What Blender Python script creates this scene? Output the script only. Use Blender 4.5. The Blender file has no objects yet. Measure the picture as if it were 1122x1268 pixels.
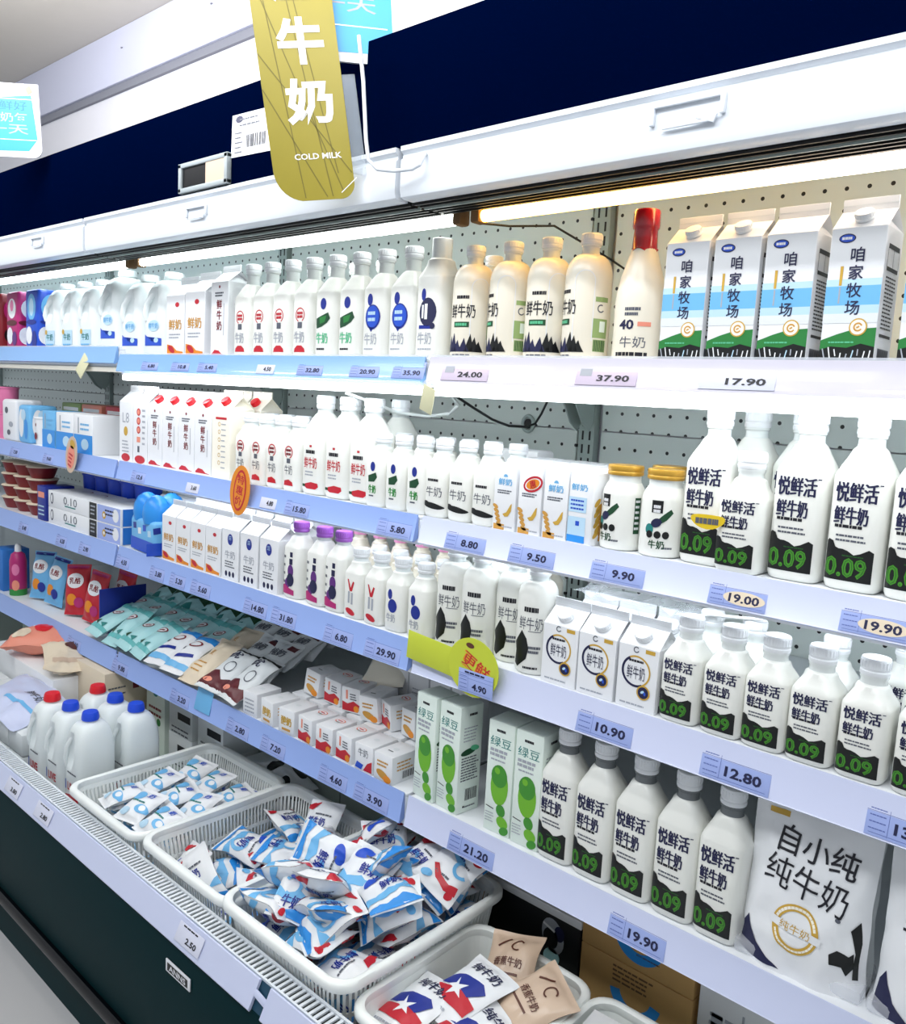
import bpy, bmesh, math, random
from mathutils import Vector, Matrix, Euler, noise

R = math.radians
SC = bpy.context.scene
COL = SC.collection

# ------------------------------------------------------------------ camera
cam_d = bpy.data.cameras.new('camera')
cam_d.sensor_fit = 'HORIZONTAL'
cam_d.sensor_width = 36.0
cam_d.lens = 36.0 * 1050.0 / 1122.0
cam_d.clip_start = 0.02
cam_d.clip_end = 60
cam = bpy.data.objects.new('camera', cam_d)
COL.objects.link(cam)
cam_right = Vector((0.73875, 0.67178, 0.05446)).normalized()
cam_fwd = Vector((-0.66185, 0.73834, -0.12969))
cam_fwd = (cam_fwd - cam_right * cam_fwd.dot(cam_right)).normalized()
cam_up = cam_right.cross(cam_fwd)
mw = Matrix((cam_right, cam_up, -cam_fwd)).transposed().to_4x4()
mw.translation = Vector((0, 0, 1.5))
cam.matrix_world = mw
SC.camera = cam

# ------------------------------------------------------------------ world, lamps, exposure
W = bpy.data.worlds.new('world')
SC.world = W
W.use_nodes = True
W.node_tree.nodes['Background'].inputs[0].default_value = (0.86, 0.92, 1.0, 1)
W.node_tree.nodes['Background'].inputs[1].default_value = 0.58
SC.view_settings.view_transform = 'Standard'
SC.view_settings.look = 'None'
SC.view_settings.exposure = 0.05
SC.view_settings.gamma = 1.0
SC.view_settings.use_curve_mapping = False


def area(name, loc, sx, sy, power, color=(1, 1, 1), rot=(0, 0, 0)):
    d = bpy.data.lights.new(name, 'AREA')
    d.shape = 'RECTANGLE'
    d.size = sx
    d.size_y = sy
    d.energy = power
    d.color = color
    o = bpy.data.objects.new(name, d)
    o.location = loc
    o.rotation_euler = rot
    COL.objects.link(o)
    return o


for lx in (-2.9, -1.5, -0.1):
    area('ceiling_lamp', (lx, -0.15, 2.90), 1.2, 0.5, 20, (0.95, 0.98, 1.0), (R(22), 0, 0))
    area('added_wall_fill', (lx, 0.55, 2.50), 1.2, 0.12, 17, (0.97, 0.97, 1.0), (R(104), 0, 0))  # unseen fill light, added to brighten the wall and ceiling

# ------------------------------------------------------------------ materials
MATS = {}


def hexc(h):
    h = h.lstrip('#')
    out = []
    for i in (0, 2, 4):
        c = int(h[i:i + 2], 16) / 255.0
        out.append(c / 12.92 if c <= 0.04045 else ((c + 0.055) / 1.055) ** 2.4)
    return (out[0], out[1], out[2], 1.0)


def mat(name, color, rough=0.45, metal=0.0, emit=0.0, alpha=1.0, trans=0.0, coat=0.0, spec=0.5, var=0.0, sss=0.0):
    m = bpy.data.materials.new(name)
    m.use_nodes = True
    nt = m.node_tree
    b = nt.nodes['Principled BSDF']
    c = hexc(color) if isinstance(color, str) else (*color, 1.0)
    b.inputs['Base Color'].default_value = c
    b.inputs['Roughness'].default_value = rough
    b.inputs['Metallic'].default_value = metal
    b.inputs['Alpha'].default_value = alpha
    b.inputs['Transmission Weight'].default_value = trans
    b.inputs['Coat Weight'].default_value = coat
    b.inputs['Specular IOR Level'].default_value = spec
    if emit:
        b.inputs['Emission Color'].default_value = c
        b.inputs['Emission Strength'].default_value = emit
    if var:
        n = nt.nodes.new('ShaderNodeTexNoise')
        n.inputs['Scale'].default_value = 14.0
        n.inputs['Detail'].default_value = 4.0
        co = nt.nodes.new('ShaderNodeTexCoord')
        nt.links.new(co.outputs['Object'], n.inputs['Vector'])
        mr = nt.nodes.new('ShaderNodeMapRange')
        mr.inputs['To Min'].default_value = 1.0 - var
        mr.inputs['To Max'].default_value = 1.0 + var
        nt.links.new(n.outputs['Fac'], mr.inputs['Value'])
        hs = nt.nodes.new('ShaderNodeHueSaturation')
        hs.inputs['Color'].default_value = c
        nt.links.new(mr.outputs['Result'], hs.inputs['Value'])
        nt.links.new(hs.outputs['Color'], b.inputs['Base Color'])
    MATS[name] = m
    return m


mat('milk', '#e9eae4', 0.35, coat=0.2)
mat('milk_cream', '#ebe5d4', 0.35, coat=0.2)
mat('hdpe', '#e3eaeb', 0.42)
mat('hdpe_recess', '#dfe3d6', 0.42)
mat('cap_white', '#e9ecef', 0.4)
mat('neck', '#e3e8e7', 0.2)
mat('neck_shaded', '#777d80', 0.16, trans=0.2)  # same neck on the dim lowest shelf, its shade put into the grey
mat('paper', '#e9ebee', 0.5, coat=0.1)
mat('paper_cream', '#f4efe0', 0.5)
mat('paper_grey', '#dde2e4', 0.5)
mat('paper_mint', '#e3efe6', 0.5)
mat('ink', '#10101c', 0.5)
mat('ink_navy', '#171a44', 0.5)
mat('ink_soft', '#565a66', 0.5)
mat('ink_pale', '#a5aab4', 0.5)
mat('label_black', '#070a0a', 0.4)
mat('label_white', '#f4f5f7', 0.45)
mat('green_glow', '#3f8a1e', 0.45)
mat('green_deep', '#1d5a1c', 0.45)
mat('green_dark', '#0e4526', 0.5)
mat('green_leaf', '#2e8a3c', 0.5)
mat('green_hill', '#1f7a34', 0.5)
mat('green_bean', '#6fb52a', 0.45)
mat('green_bean_dark', '#3f8f2c', 0.45)
mat('green_mint', '#58b98a', 0.5)
mat('green_tea', '#8fa86a', 0.5)
mat('teal', '#1f7d7a', 0.45)
mat('aqua', '#a9d9dc', 0.35)
mat('aqua_deep', '#5fb3b4', 0.35)
mat('sky_blue', '#6db4e4', 0.45)
mat('sky_pale', '#b9d9ee', 0.45)
mat('blue', '#1f4fc4', 0.4)
mat('blue_deep', '#152a8c', 0.4)
mat('blue_cap', '#1749d6', 0.35)
mat('blue_bright', '#2b8fe0', 0.35)
mat('blue_box', '#2a76c9', 0.5)
mat('red', '#c01a2c', 0.4)
mat('red_cap', '#dd1624', 0.35)
mat('red_foil', '#a30f1c', 0.25, coat=0.6)
mat('red_dark', '#7c1520', 0.4)
mat('pink', '#e07aa8', 0.4)
mat('pink_cap', '#e79ac6', 0.35)
mat('purple_cap', '#a862cc', 0.35)
mat('purple', '#5b2479', 0.4)
mat('magenta', '#b1236e', 0.4)
mat('orange', '#e38a1e', 0.45)
mat('salmon', '#e9917a', 0.45)
mat('gold', '#c79a3a', 0.3, metal=0.4)
mat('gold_ink', '#c9a13c', 0.45)
mat('wheat', '#c99440', 0.5)
mat('beige', '#e2d3bb', 0.5)
mat('tan_pack', '#cdb49d', 0.4, coat=0.2)
mat('brown', '#5a2f22', 0.45)
mat('maroon', '#5a1620', 0.4)
mat('yellow', '#e2c21e', 0.45)
mat('lime', '#c3cf3a', 0.5)
mat('cardboard', '#c59c62', 0.75, var=0.06)
mat('cardboard_dark', '#6e5232', 0.8)
mat('card_black', '#0d0f14', 0.45)
mat('rail_white', '#ccd3ef', 0.35, coat=0.2)
mat('rail_grey', '#c6c4d2', 0.35, coat=0.2)
mat('rail_blue', '#8fa9e4', 0.35, coat=0.2)
mat('rail_sky', '#86b2e6', 0.35, coat=0.2)
mat('tag_blue', '#9fb0e6', 0.5)
mat('tag_blue_dark', '#7f90d0', 0.5)
mat('tag_pale', '#d9dcee', 0.5)
mat('tag_lilac', '#cfc2d6', 0.5)
mat('tag_line', '#5f6fb6', 0.5)
mat('shelf_white', '#e9edf2', 0.35, coat=0.2)
mat('metal_grey', '#aab8b4', 0.4)
mat('metal_white', '#dde3ea', 0.35, coat=0.3)
mat('chrome', '#c9d2dc', 0.15, metal=0.9)
mat('black', '#050608', 0.5)
mat('black_gloss', '#04050a', 0.22)
mat('dark_gap', '#0b1416', 0.6)
mat('navy_panel', '#00051f', 0.5, spec=0.0)
mat('front_panel', '#04282c', 0.45, spec=0.05)
mat('bumper', '#030408', 0.25, spec=0.3)
mat('teal_bare', '#0f4058', 0.5)
mat('plastic_basket', '#eef2f0', 0.4, coat=0.2)
mat('deck_grey', '#a9b5ae', 0.5, var=0.04)
mat('sign_yellow', '#978a18', 0.4, var=0.03)
mat('sign_line', '#6f6410', 0.5)
mat('sign_white', '#f1f1ec', 0.45)
mat('sign_blue', '#39a5e6', 0.4)
mat('acrylic', '#c8d4e0', 0.1, alpha=0.28)
mat('clear_film', '#f4f8ff', 0.12, alpha=0.32)
mat('lip_clear', '#e8eef6', 0.15, alpha=0.4)
mat('wall_white', '#e8e8ef', 0.6, var=0.015)
mat('trim_white', '#d3d6ea', 0.5)
mat('trim_gap', '#83858f', 0.6)
mat('ceiling', '#ddd7cb', 0.8, var=0.02)
mat('cable_black', '#15181a', 0.5)
mat('cable_white', '#dfe5e4', 0.5)
mat('tape', '#d9d7b2', 0.6)
mat('led', (0.93, 0.98, 1.0), 0.4, emit=10.0)
mat('led_soft', (0.93, 0.97, 1.0), 0.4, emit=7.0)
mat('sticker', '#eceef4', 0.5)
mat('glass_grey', '#9aa3a6', 0.5)


def make_floor():
    m = bpy.data.materials.new('floor_tile')
    m.use_nodes = True
    nt = m.node_tree
    b = nt.nodes['Principled BSDF']
    b.inputs['Roughness'].default_value = 0.3
    co = nt.nodes.new('ShaderNodeTexCoord')
    br = nt.nodes.new('ShaderNodeTexBrick')
    br.offset = 0.0
    br.inputs['Color1'].default_value = hexc('#c9c9cb')
    br.inputs['Color2'].default_value = hexc('#c2c3c6')
    br.inputs['Mortar'].default_value = hexc('#8f9092')
    br.inputs['Scale'].default_value = 1.0
    br.inputs['Brick Width'].default_value = 0.6
    br.inputs['Row Height'].default_value = 0.6
    br.inputs['Mortar Size'].default_value = 0.003
    nt.links.new(co.outputs['Object'], br.inputs['Vector'])
    nt.links.new(br.outputs['Color'], b.inputs['Base Color'])
    MATS['floor_tile'] = m


def make_perforated():
    """sheet metal with a grid of small dark punched holes, in object x/z"""
    m = bpy.data.materials.new('perforated')
    m.use_nodes = True
    nt = m.node_tree
    b = nt.nodes['Principled BSDF']
    b.inputs['Roughness'].default_value = 0.45
    co = nt.nodes.new('ShaderNodeTexCoord')
    sp = nt.nodes.new('ShaderNodeSeparateXYZ')
    nt.links.new(co.outputs['Object'], sp.inputs[0])

    def cell(out, step):
        a = nt.nodes.new('ShaderNodeMath'); a.operation = 'DIVIDE'; a.inputs[1].default_value = step
        nt.links.new(out, a.inputs[0])
        f = nt.nodes.new('ShaderNodeMath'); f.operation = 'FRACT'
        nt.links.new(a.outputs[0], f.inputs[0])
        s = nt.nodes.new('ShaderNodeMath'); s.operation = 'SUBTRACT'; s.inputs[1].default_value = 0.5
        nt.links.new(f.outputs[0], s.inputs[0])
        k = nt.nodes.new('ShaderNodeMath'); k.operation = 'MULTIPLY'; k.inputs[1].default_value = step
        nt.links.new(s.outputs[0], k.inputs[0])
        q = nt.nodes.new('ShaderNodeMath'); q.operation = 'POWER'; q.inputs[1].default_value = 2.0
        nt.links.new(k.outputs[0], q.inputs[0])
        return q.outputs[0]
    ad = nt.nodes.new('ShaderNodeMath'); ad.operation = 'ADD'
    nt.links.new(cell(sp.outputs['X'], 0.042), ad.inputs[0])
    nt.links.new(cell(sp.outputs['Z'], 0.042), ad.inputs[1])
    lt = nt.nodes.new('ShaderNodeMath'); lt.operation = 'LESS_THAN'; lt.inputs[1].default_value = 0.0042 ** 2
    nt.links.new(ad.outputs[0], lt.inputs[0])
    mx = nt.nodes.new('ShaderNodeMix'); mx.data_type = 'RGBA'
    mx.inputs['A'].default_value = hexc('#dde6e1')
    mx.inputs['B'].default_value = hexc('#15191a')
    nt.links.new(lt.outputs[0], mx.inputs['Factor'])
    nt.links.new(mx.outputs['Result'], b.inputs['Base Color'])
    MATS['perforated'] = m


def make_tube(name, x0, x1, c0, c1, strength):
    """fluorescent tube whose old end glows warmer than the rest"""
    m = bpy.data.materials.new(name)
    m.use_nodes = True
    nt = m.node_tree
    b = nt.nodes['Principled BSDF']
    co = nt.nodes.new('ShaderNodeTexCoord')
    sp = nt.nodes.new('ShaderNodeSeparateXYZ')
    nt.links.new(co.outputs['Object'], sp.inputs[0])
    mr = nt.nodes.new('ShaderNodeMapRange')
    mr.inputs['From Min'].default_value = x0
    mr.inputs['From Max'].default_value = x1
    nt.links.new(sp.outputs['X'], mr.inputs['Value'])
    mx = nt.nodes.new('ShaderNodeMix'); mx.data_type = 'RGBA'
    mx.inputs['A'].default_value = c0
    mx.inputs['B'].default_value = c1
    nt.links.new(mr.outputs['Result'], mx.inputs['Factor'])
    nt.links.new(mx.outputs['Result'], b.inputs['Emission Color'])
    b.inputs['Emission Strength'].default_value = strength
    b.inputs['Base Color'].default_value = (0.9, 0.9, 0.9, 1)
    MATS[name] = m


make_floor()
make_perforated()
make_tube('tube_warm', -0.75, -0.25, (1.0, 0.54, 0.09, 1), (1.0, 0.96, 0.92, 1), 14.0)
make_tube('tube_cool', -3.4, -1.3, (0.78, 0.94, 1.0, 1), (0.97, 1.0, 0.95, 1), 12.0)


# ------------------------------------------------------------------ text and flat print
TXT = {}


def text2d(s, bold=0.0):
    key = (s, bold)
    if key in TXT:
        return TXT[key]
    c = bpy.data.curves.new('lettering', 'FONT')
    c.body = s
    c.resolution_u = 2
    c.offset = bold
    o = bpy.data.objects.new('lettering', c)
    COL.objects.link(o)
    bpy.context.view_layer.update()
    me = bpy.data.meshes.new_from_object(o.evaluated_get(bpy.context.evaluated_depsgraph_get()))
    vs = [(v.co.x, v.co.y) for v in me.vertices]
    fs = [tuple(p.vertices) for p in me.polygons]
    bpy.data.objects.remove(o)
    bpy.data.curves.remove(c)
    bpy.data.meshes.remove(me)
    if not vs:
        vs, fs = [(0, 0), (1, 0), (1, 1)], [(0, 1, 2)]
    x0 = min(v[0] for v in vs); x1 = max(v[0] for v in vs)
    y0 = min(v[1] for v in vs); y1 = max(v[1] for v in vs)
    vs = [((x - (x0 + x1) / 2), (y - (y0 + y1) / 2)) for x, y in vs]
    TXT[key] = (vs, fs, x1 - x0, y1 - y0)
    return TXT[key]


class Print:
    """flat printed shapes in x/y metres, later laid on to a surface"""

    def __init__(s):
        s.items = []

    def shape(s, vs, fs, m, l=1):
        s.items.append((vs, fs, m, l)); return s

    def poly(s, pts, m, l=1):
        return s.shape(list(pts), [tuple(range(len(pts)))], m, l)

    def rect(s, x, y, w, h, m, l=1, rot=0.0):
        c, k = math.cos(rot), math.sin(rot)
        pts = [(-w / 2, -h / 2), (w / 2, -h / 2), (w / 2, h / 2), (-w / 2, h / 2)]
        return s.poly([(x + a * c - b * k, y + a * k + b * c) for a, b in pts], m, l)

    def ell(s, x, y, rx, ry, m, l=1, rot=0.0, n=20):
        c, k = math.cos(rot), math.sin(rot)
        pts = []
        for i in range(n):
            t = 2 * math.pi * i / n
            a, b = rx * math.cos(t), ry * math.sin(t)
            pts.append((x + a * c - b * k, y + a * k + b * c))
        return s.poly(pts, m, l)

    def arc(s, x, y, r0, r1, a0, a1, m, l=1, n=24):
        vs, fs = [], []
        for i in range(n + 1):
            t = R(a0 + (a1 - a0) * i / n)
            vs += [(x + r0 * math.cos(t), y + r0 * math.sin(t)), (x + r1 * math.cos(t), y + r1 * math.sin(t))]
        for i in range(n):
            fs.append((2 * i, 2 * i + 1, 2 * i + 3, 2 * i + 2))
        return s.shape(vs, fs, m, l)

    def text(s, t, x, y, h, m, l=2, w=None, bold=0.0, rot=0.0, heavy=False):
        if bold > 0.015 and not heavy and any(ord(ch) > 0x2000 for ch in t):
            # dense characters: thicken by a double strike, as wide outlines run into each other
            dx = h * min(bold, 0.05) * 0.8
            s.text(t, x - dx, y, h, m, l, w, 0.008, rot)
            return s.text(t, x + dx, y, h, m, l + 0.25, w, 0.008, rot)
        vs, fs, tw, th = text2d(t, bold)
        k = h / th
        kx = (w / tw) if w else k
        c, q = math.cos(rot), math.sin(rot)
        return s.shape([(x + a * kx * c - b * k * q, y + a * kx * q + b * k * c) for a, b in vs], fs, m, l)

    def vtext(s, t, x, y, h, pitch, m, l=2, w=None, bold=0.0):
        """characters one under another, the first centred at y"""
        for i, ch in enumerate(t):
            s.text(ch, x, y - i * pitch, h, m, l, w, bold)
        return s

    def lines(s, x, y, w, n, pitch, th, m, l=2, seed=0):
        """rows of tiny unreadable print, each row broken into words"""
        rg = random.Random(seed)
        for i in range(n):
            xx = x - w / 2
            end = x + w / 2 - rg.uniform(0, 0.25) * w
            while xx < end:
                k = min(rg.uniform(0.08, 0.25) * w, end - xx)
                s.rect(xx + k / 2, y - i * pitch, k * 0.86, th, m, l)
                xx += k
        return s

    def barcode(s, x, y, w, h, m, l=2, seed=1, rot=0):
        rg = random.Random(seed)
        xx = -w / 2
        while xx < w / 2:
            k = rg.uniform(0.02, 0.06) * w
            if rot:
                s.rect(x, y + xx, h, k, m, l)
            else:
                s.rect(x + xx, y, k, h, m, l)
            xx += k * 2
        return s


class MB:
    """collects shapes; mesh() turns them into one mesh with its materials"""

    def __init__(s):
        s.v, s.f, s.mi, s.mats = [], [], [], []

    def m(s, name):
        if name not in s.mats:
            s.mats.append(name)
        return s.mats.index(name)

    def add(s, vs, fs, m):
        k = len(s.v)
        i = s.m(m)
        s.v += [tuple(v) for v in vs]
        for f in fs:
            s.f.append(tuple(k + a for a in f))
            s.mi.append(i)
        return s

    def addbm(s, bm, m):
        bm.verts.index_update()
        s.add([v.co[:] for v in bm.verts], [[v.index for v in f.verts] for f in bm.faces], m)
        bm.free()
        return s

    def box(s, cx, cy, cz, sx, sy, sz, m, bev=0.0, rot=None, seg=2):
        bm = bmesh.new()
        bmesh.ops.create_cube(bm, size=1.0)
        bmesh.ops.scale(bm, vec=(sx, sy, sz), verts=bm.verts)
        if bev:
            bmesh.ops.bevel(bm, geom=bm.edges[:], offset=bev, segments=seg, profile=0.5, affect='EDGES')
        mx = Matrix.Translation((cx, cy, cz))
        if rot:
            mx = mx @ Euler(rot).to_matrix().to_4x4()
        bmesh.ops.transform(bm, matrix=mx, verts=bm.verts)
        return s.addbm(bm, m)

    def span(s, x0, x1, y0, y1, z0, z1, m, bev=0.0):
        return s.box((x0 + x1) / 2, (y0 + y1) / 2, (z0 + z1) / 2, x1 - x0, y1 - y0, z1 - z0, m, bev)

    def lathe(s, prof, m, n=28, cap0=True, cap1=True, at=(0, 0, 0), sy=1.0, fn=None):
        """profile rows (radius, z, squareness); fn may push a point about"""
        vs, fs = [], []
        for row in prof:
            r, z = row[0], row[1]
            p = row[2] if len(row) > 2 else 2.0
            for i in range(n):
                t = 2 * math.pi * (i + 0.5) / n
                c, q = math.cos(t), math.sin(t)
                k = r * (abs(c) ** p + abs(q) ** p) ** (-1.0 / p)
                pt = Vector((k * c, k * q * sy, z))
                if fn:
                    pt = fn(pt)
                vs.append((at[0] + pt[0], at[1] + pt[1], at[2] + pt[2]))
        for j in range(len(prof) - 1):
            for i in range(n):
                a, b = j * n + i, j * n + (i + 1) % n
                fs.append((a, b, b + n, a + n))
        if cap0:
            fs.append(tuple(reversed(range(n))))
        if cap1:
            k = (len(prof) - 1) * n
            fs.append(tuple(range(k, k + n)))
        return s.add(vs, fs, m)

    def tube(s, pts, r, m, n=8, closed=False):
        pts = [Vector(p) for p in pts]
        vs, fs = [], []
        N = len(pts)
        up = None
        for i, p in enumerate(pts):
            if closed:
                d = (pts[(i + 1) % N] - pts[i - 1]).normalized()
            else:
                d = (pts[min(i + 1, N - 1)] - pts[max(i - 1, 0)]).normalized()
            if up is None:
                up = Vector((0, 0, 1)) if abs(d.z) < 0.9 else Vector((1, 0, 0))
            a = d.cross(up).normalized()
            up = a.cross(d).normalized()
            for k in range(n):
                t = 2 * math.pi * k / n
                vs.append(p + (a * math.cos(t) + up * math.sin(t)) * r)
        L = N if closed else N - 1
        for j in range(L):
            for k in range(n):
                a, b = j * n + k, j * n + (k + 1) % n
                c, d = ((j + 1) % N) * n + (k + 1) % n, ((j + 1) % N) * n + k
                fs.append((a, b, c, d))
        if not closed:
            fs.append(tuple(reversed(range(n))))
            fs.append(tuple(range((N - 1) * n, N * n)))
        return s.add(vs, fs, m)

    def prism(s, pts, z0, z1, m, axis='z'):
        """extrude a polygon; axis says which coordinate the thickness takes"""
        n = len(pts)

        def P(a, b, t):
            return {'z': (a, b, t), 'y': (a, t, b), 'x': (t, a, b)}[axis]
        vs = [P(a, b, z0) for a, b in pts] + [P(a, b, z1) for a, b in pts]
        fs = [tuple(range(n)), tuple(reversed(range(n, 2 * n)))]
        for i in range(n):
            fs.append((i, n + i, n + (i + 1) % n, (i + 1) % n))
        bm = bmesh.new()
        bv = [bm.verts.new(v) for v in vs]
        for f in fs:
            bm.faces.new([bv[i] for i in f])
        bmesh.ops.recalc_face_normals(bm, faces=bm.faces)
        return s.addbm(bm, m)

    def print(s, pr, fn, sx=0.0, sy=0.0, lift=0.00025):
        """lay printed shapes on a surface; fn(x, y, off) gives the point off that surface"""
        for vs, fs, m, l in pr.items:
            bm = bmesh.new()
            bv = [bm.verts.new((a, b, 0)) for a, b in vs]
            for f in fs:
                try:
                    bm.faces.new([bv[i] for i in f])
                except ValueError:
                    pass
            if sx or sy:
                bmesh.ops.triangulate(bm, faces=bm.faces[:])
                for step, ax in ((sx, 0), (sy, 1)):
                    if not step:
                        continue
                    lo = min(v.co[ax] for v in bm.verts); hi = max(v.co[ax] for v in bm.verts)
                    for i in range(math.floor(lo / step) + 1, math.ceil(hi / step)):
                        co = [0, 0, 0]; no = [0, 0, 0]
                        co[ax] = i * step; no[ax] = 1
                        bmesh.ops.bisect_plane(bm, geom=bm.verts[:] + bm.edges[:] + bm.faces[:], plane_co=co, plane_no=no)
            bm.normal_update()
            flip = [f for f in bm.faces if f.normal.z < 0]
            if flip:
                bmesh.ops.reverse_faces(bm, faces=flip)
            for v in bm.verts:
                v.co = fn(v.co.x, v.co.y, lift * (1 + l))
            s.addbm(bm, m)
        return s

    def mesh(s, name, angle=38):
        me = bpy.data.meshes.new(name)
        me.from_pydata(s.v, [], s.f)
        for n in s.mats:
            me.materials.append(MATS[n])
        me.polygons.foreach_set('material_index', s.mi)
        me.polygons.foreach_set('use_smooth', [True] * len(s.f))
        me.update()
        me.set_sharp_from_angle(angle=R(angle))
        return me


# ------------------------------------------------------------------ objects
def props(o, label=None, cat=None, group=None, kind=None):
    for k, v in (('label', label), ('category', cat), ('group', group), ('kind', kind)):
        if v:
            o[k] = v
    return o


def link(name, me, parent=None, loc=(0, 0, 0), rot=(0, 0, 0)):
    o = bpy.data.objects.new(name, me)
    COL.objects.link(o)
    o.parent = parent
    o.location = loc
    o.rotation_euler = rot
    return o


def structure(name, mb, **k):
    return props(link(name, mb.mesh(name)), kind='structure', **k)


class Proto:
    """a kind of thing: its parts and their sub-parts as meshes, ready to be set down again and again"""

    def __init__(s, name, cat):
        s.name, s.cat, s.parts = name, cat, []

    def part(s, name, mb, under=None, label=None, angle=38):
        p = [name, mb.mesh(name, angle), [], label]
        (under[2] if under else s.parts).append(p)
        return p

    def put(s, loc, label, group=None, rot=0.0, scale=1.0):
        rot = rot if isinstance(rot, tuple) else (0, 0, rot)
        if len(s.parts) == 1 and not s.parts[0][2]:
            t = link(s.name, s.parts[0][1], None, loc, rot)
        else:
            t = link(s.name, None, None, loc, rot)
            t.empty_display_size = 0.02
            for n, me, subs, lab in s.parts:
                o = link(n, me, t)
                if lab:
                    o['label'] = lab
                for n2, me2, _x, lab2 in subs:
                    q = link(n2, me2, o)
                    if lab2:
                        q['label'] = lab2
        if scale != 1.0:
            t.scale = (scale, scale, scale)
        return props(t, label, s.cat, group)


ORD = ['first', 'second', 'third', 'fourth', 'fifth', 'sixth', 'seventh', 'eighth', 'ninth', 'tenth']

# surface maps for prints


def on_front(y, z0=0.0):
    """upright plane facing the aisle"""
    return lambda a, b, o: Vector((a, y - o, z0 + b))


def on_right(x, z0=0.0):
    return lambda a, b, o: Vector((x + o, a, z0 + b))


def on_top(z, y0=0.0):
    return lambda a, b, o: Vector((a, y0 + b, z + o))


def on_body(rad, ang=0.0, p=2.0, sy=1.0):
    """round or rounded-square body; rad(z) is its half width; ang turns the print round the body"""
    def fn(a, b, o):
        r = rad(b)
        if p > 2.6:
            x = max(-r * 0.995, min(r * 0.995, a))
            y = -((r ** p - abs(x) ** p) ** (1.0 / p)) * sy
            n = Vector((abs(x) ** (p - 1) * (1 if x > 0 else -1), -abs(y / sy) ** (p - 1), 0)).normalized()
            v = Vector((x, y, b)) + n * o
        else:
            t = a / r
            v = Vector(((r + o) * math.sin(t), -(r + o) * math.cos(t) * sy, b))
        return Matrix.Rotation(ang, 3, 'Z') @ v
    return fn


def prof_rad(prof):
    def rad(z):
        for (a, b) in zip(prof, prof[1:]):
            if b[1] > a[1] and a[1] <= z <= b[1]:
                k = (z - a[1]) / (b[1] - a[1])
                return a[0] + (b[0] - a[0]) * k
        return prof[0][0]
    return rad


def cap_mb(r, z0, z1, m, n=24):
    mb = MB()
    h = z1 - z0
    mb.lathe([(r * 0.97, z0), (r, z0 + h * 0.06), (r, z0 + h * 0.24), (r * 0.955, z0 + h * 0.28), (r * 0.955, z0 + h * 0.36),
              (r, z0 + h * 0.4), (r * 0.985, z1 - h * 0.12), (r * 0.93, z1 - h * 0.02), (r * 0.86, z1)], m, n)
    for i in range(n):        # grip ribs
        t = 2 * math.pi * i / n
        mb.box(r * 0.99 * math.cos(t), r * 0.99 * math.sin(t), z0 + h * 0.64, r * 0.06, r * 0.07, h * 0.4, m, rot=(0, 0, t))
    return mb


def bottle(name, cat, prof, neck, cap, capm='cap_white', bodym='milk', neckm='neck', pr=None, p=2.0, ang=0.0, n=32, sy=1.0, extra=None, seg=0.004, prints=None):
    P = Proto(name, cat)
    mb = MB().lathe(prof, bodym, n, sy=sy)
    if extra:
        extra(mb)
    P.part('body', mb)
    if neck:
        P.part('neck', MB().lathe(neck, neckm, 24))
    if cap:
        P.part('cap', cap_mb(cap[0], cap[1], cap[2], capm))
    rad = prof_rad(prof)
    for q, a in ([(pr, ang)] if pr else []) + (prints or []):
        P.part('label', MB().print(q, on_body(rad, a, p, sy), sx=seg, sy=0.03))
    return P


def sq_prof(w, zb, zs, rn, p=5.0):
    """rounded-square body: half width w up to zb, shoulder to neck radius rn at zs"""
    return [(w * 0.82, 0.0, p), (w * 0.93, 0.003, p), (w * 0.985, 0.009, p), (w, 0.018, p), (w, zb * 0.5, p), (w, zb, p),
            (w * 0.97, zb + (zs - zb) * 0.12, p * 0.9), (w * 0.86, zb + (zs - zb) * 0.36, p * 0.75), (w * 0.70, zb + (zs - zb) * 0.65, 3.0),
            (rn * 1.22, zs - (zs - zb) * 0.1, 2.2), (rn, zs, 2.0)]


def rd_prof(w, zb, zs, rn):
    pr = [(w * 0.85, 0.0), (w * 0.95, 0.003), (w, 0.010), (w, zb)]
    for i in range(1, 8):
        t = i / 8 * math.pi / 2
        pr.append((rn * 1.06 + (w - rn * 1.06) * math.cos(t), zb + (zs - zb) * math.sin(t)))
    pr.append((rn, zs))
    return pr


# ------------------------------------------------------------------ the setting
FLOOR_Z = 0.0
Y_FRONT = 1.20     # front edge of the four shelves
Y_BACK = 1.78      # perforated back
MOD = [(-4.92, -3.675), (-3.665, -2.42), (-2.41, -1.165), (-1.155, 0.09), (0.10, 1.345)]

structure('floor', MB().span(-6.5, 3.0, -3.5, 3.0, -0.06, 0.0, 'floor_tile'))
structure('ceiling', MB().span(-6.5, 3.0, -3.5, 1.90, 2.945, 3.0, 'ceiling'))
wb = MB()
wb.span(-6.5, -1.30, 1.80, 1.88, 0.0, 2.945, 'wall_white')
wb.span(-1.294, 3.0, 1.80, 1.88, 0.0, 2.945, 'wall_white')
wb.span(-1.30, -1.294, 1.83, 1.88, 0.0, 2.945, 'black')
structure('wall_back', wb)
tb = MB().span(-6.5, 3.0, 1.772, 1.799, 2.735, 2.944, 'trim_white', 0.003)
tb.span(-6.5, 3.0, 1.785, 1.7995, 2.705, 2.735, 'trim_gap')
for x in (-3.55, -2.88, -2.2, -1.5):
    tb.lathe([(0.006, 0), (0.006, 0.003)], 'trim_gap', 10, at=(x, 1.771, 2.86))
structure('trim_1', tb)

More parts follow.
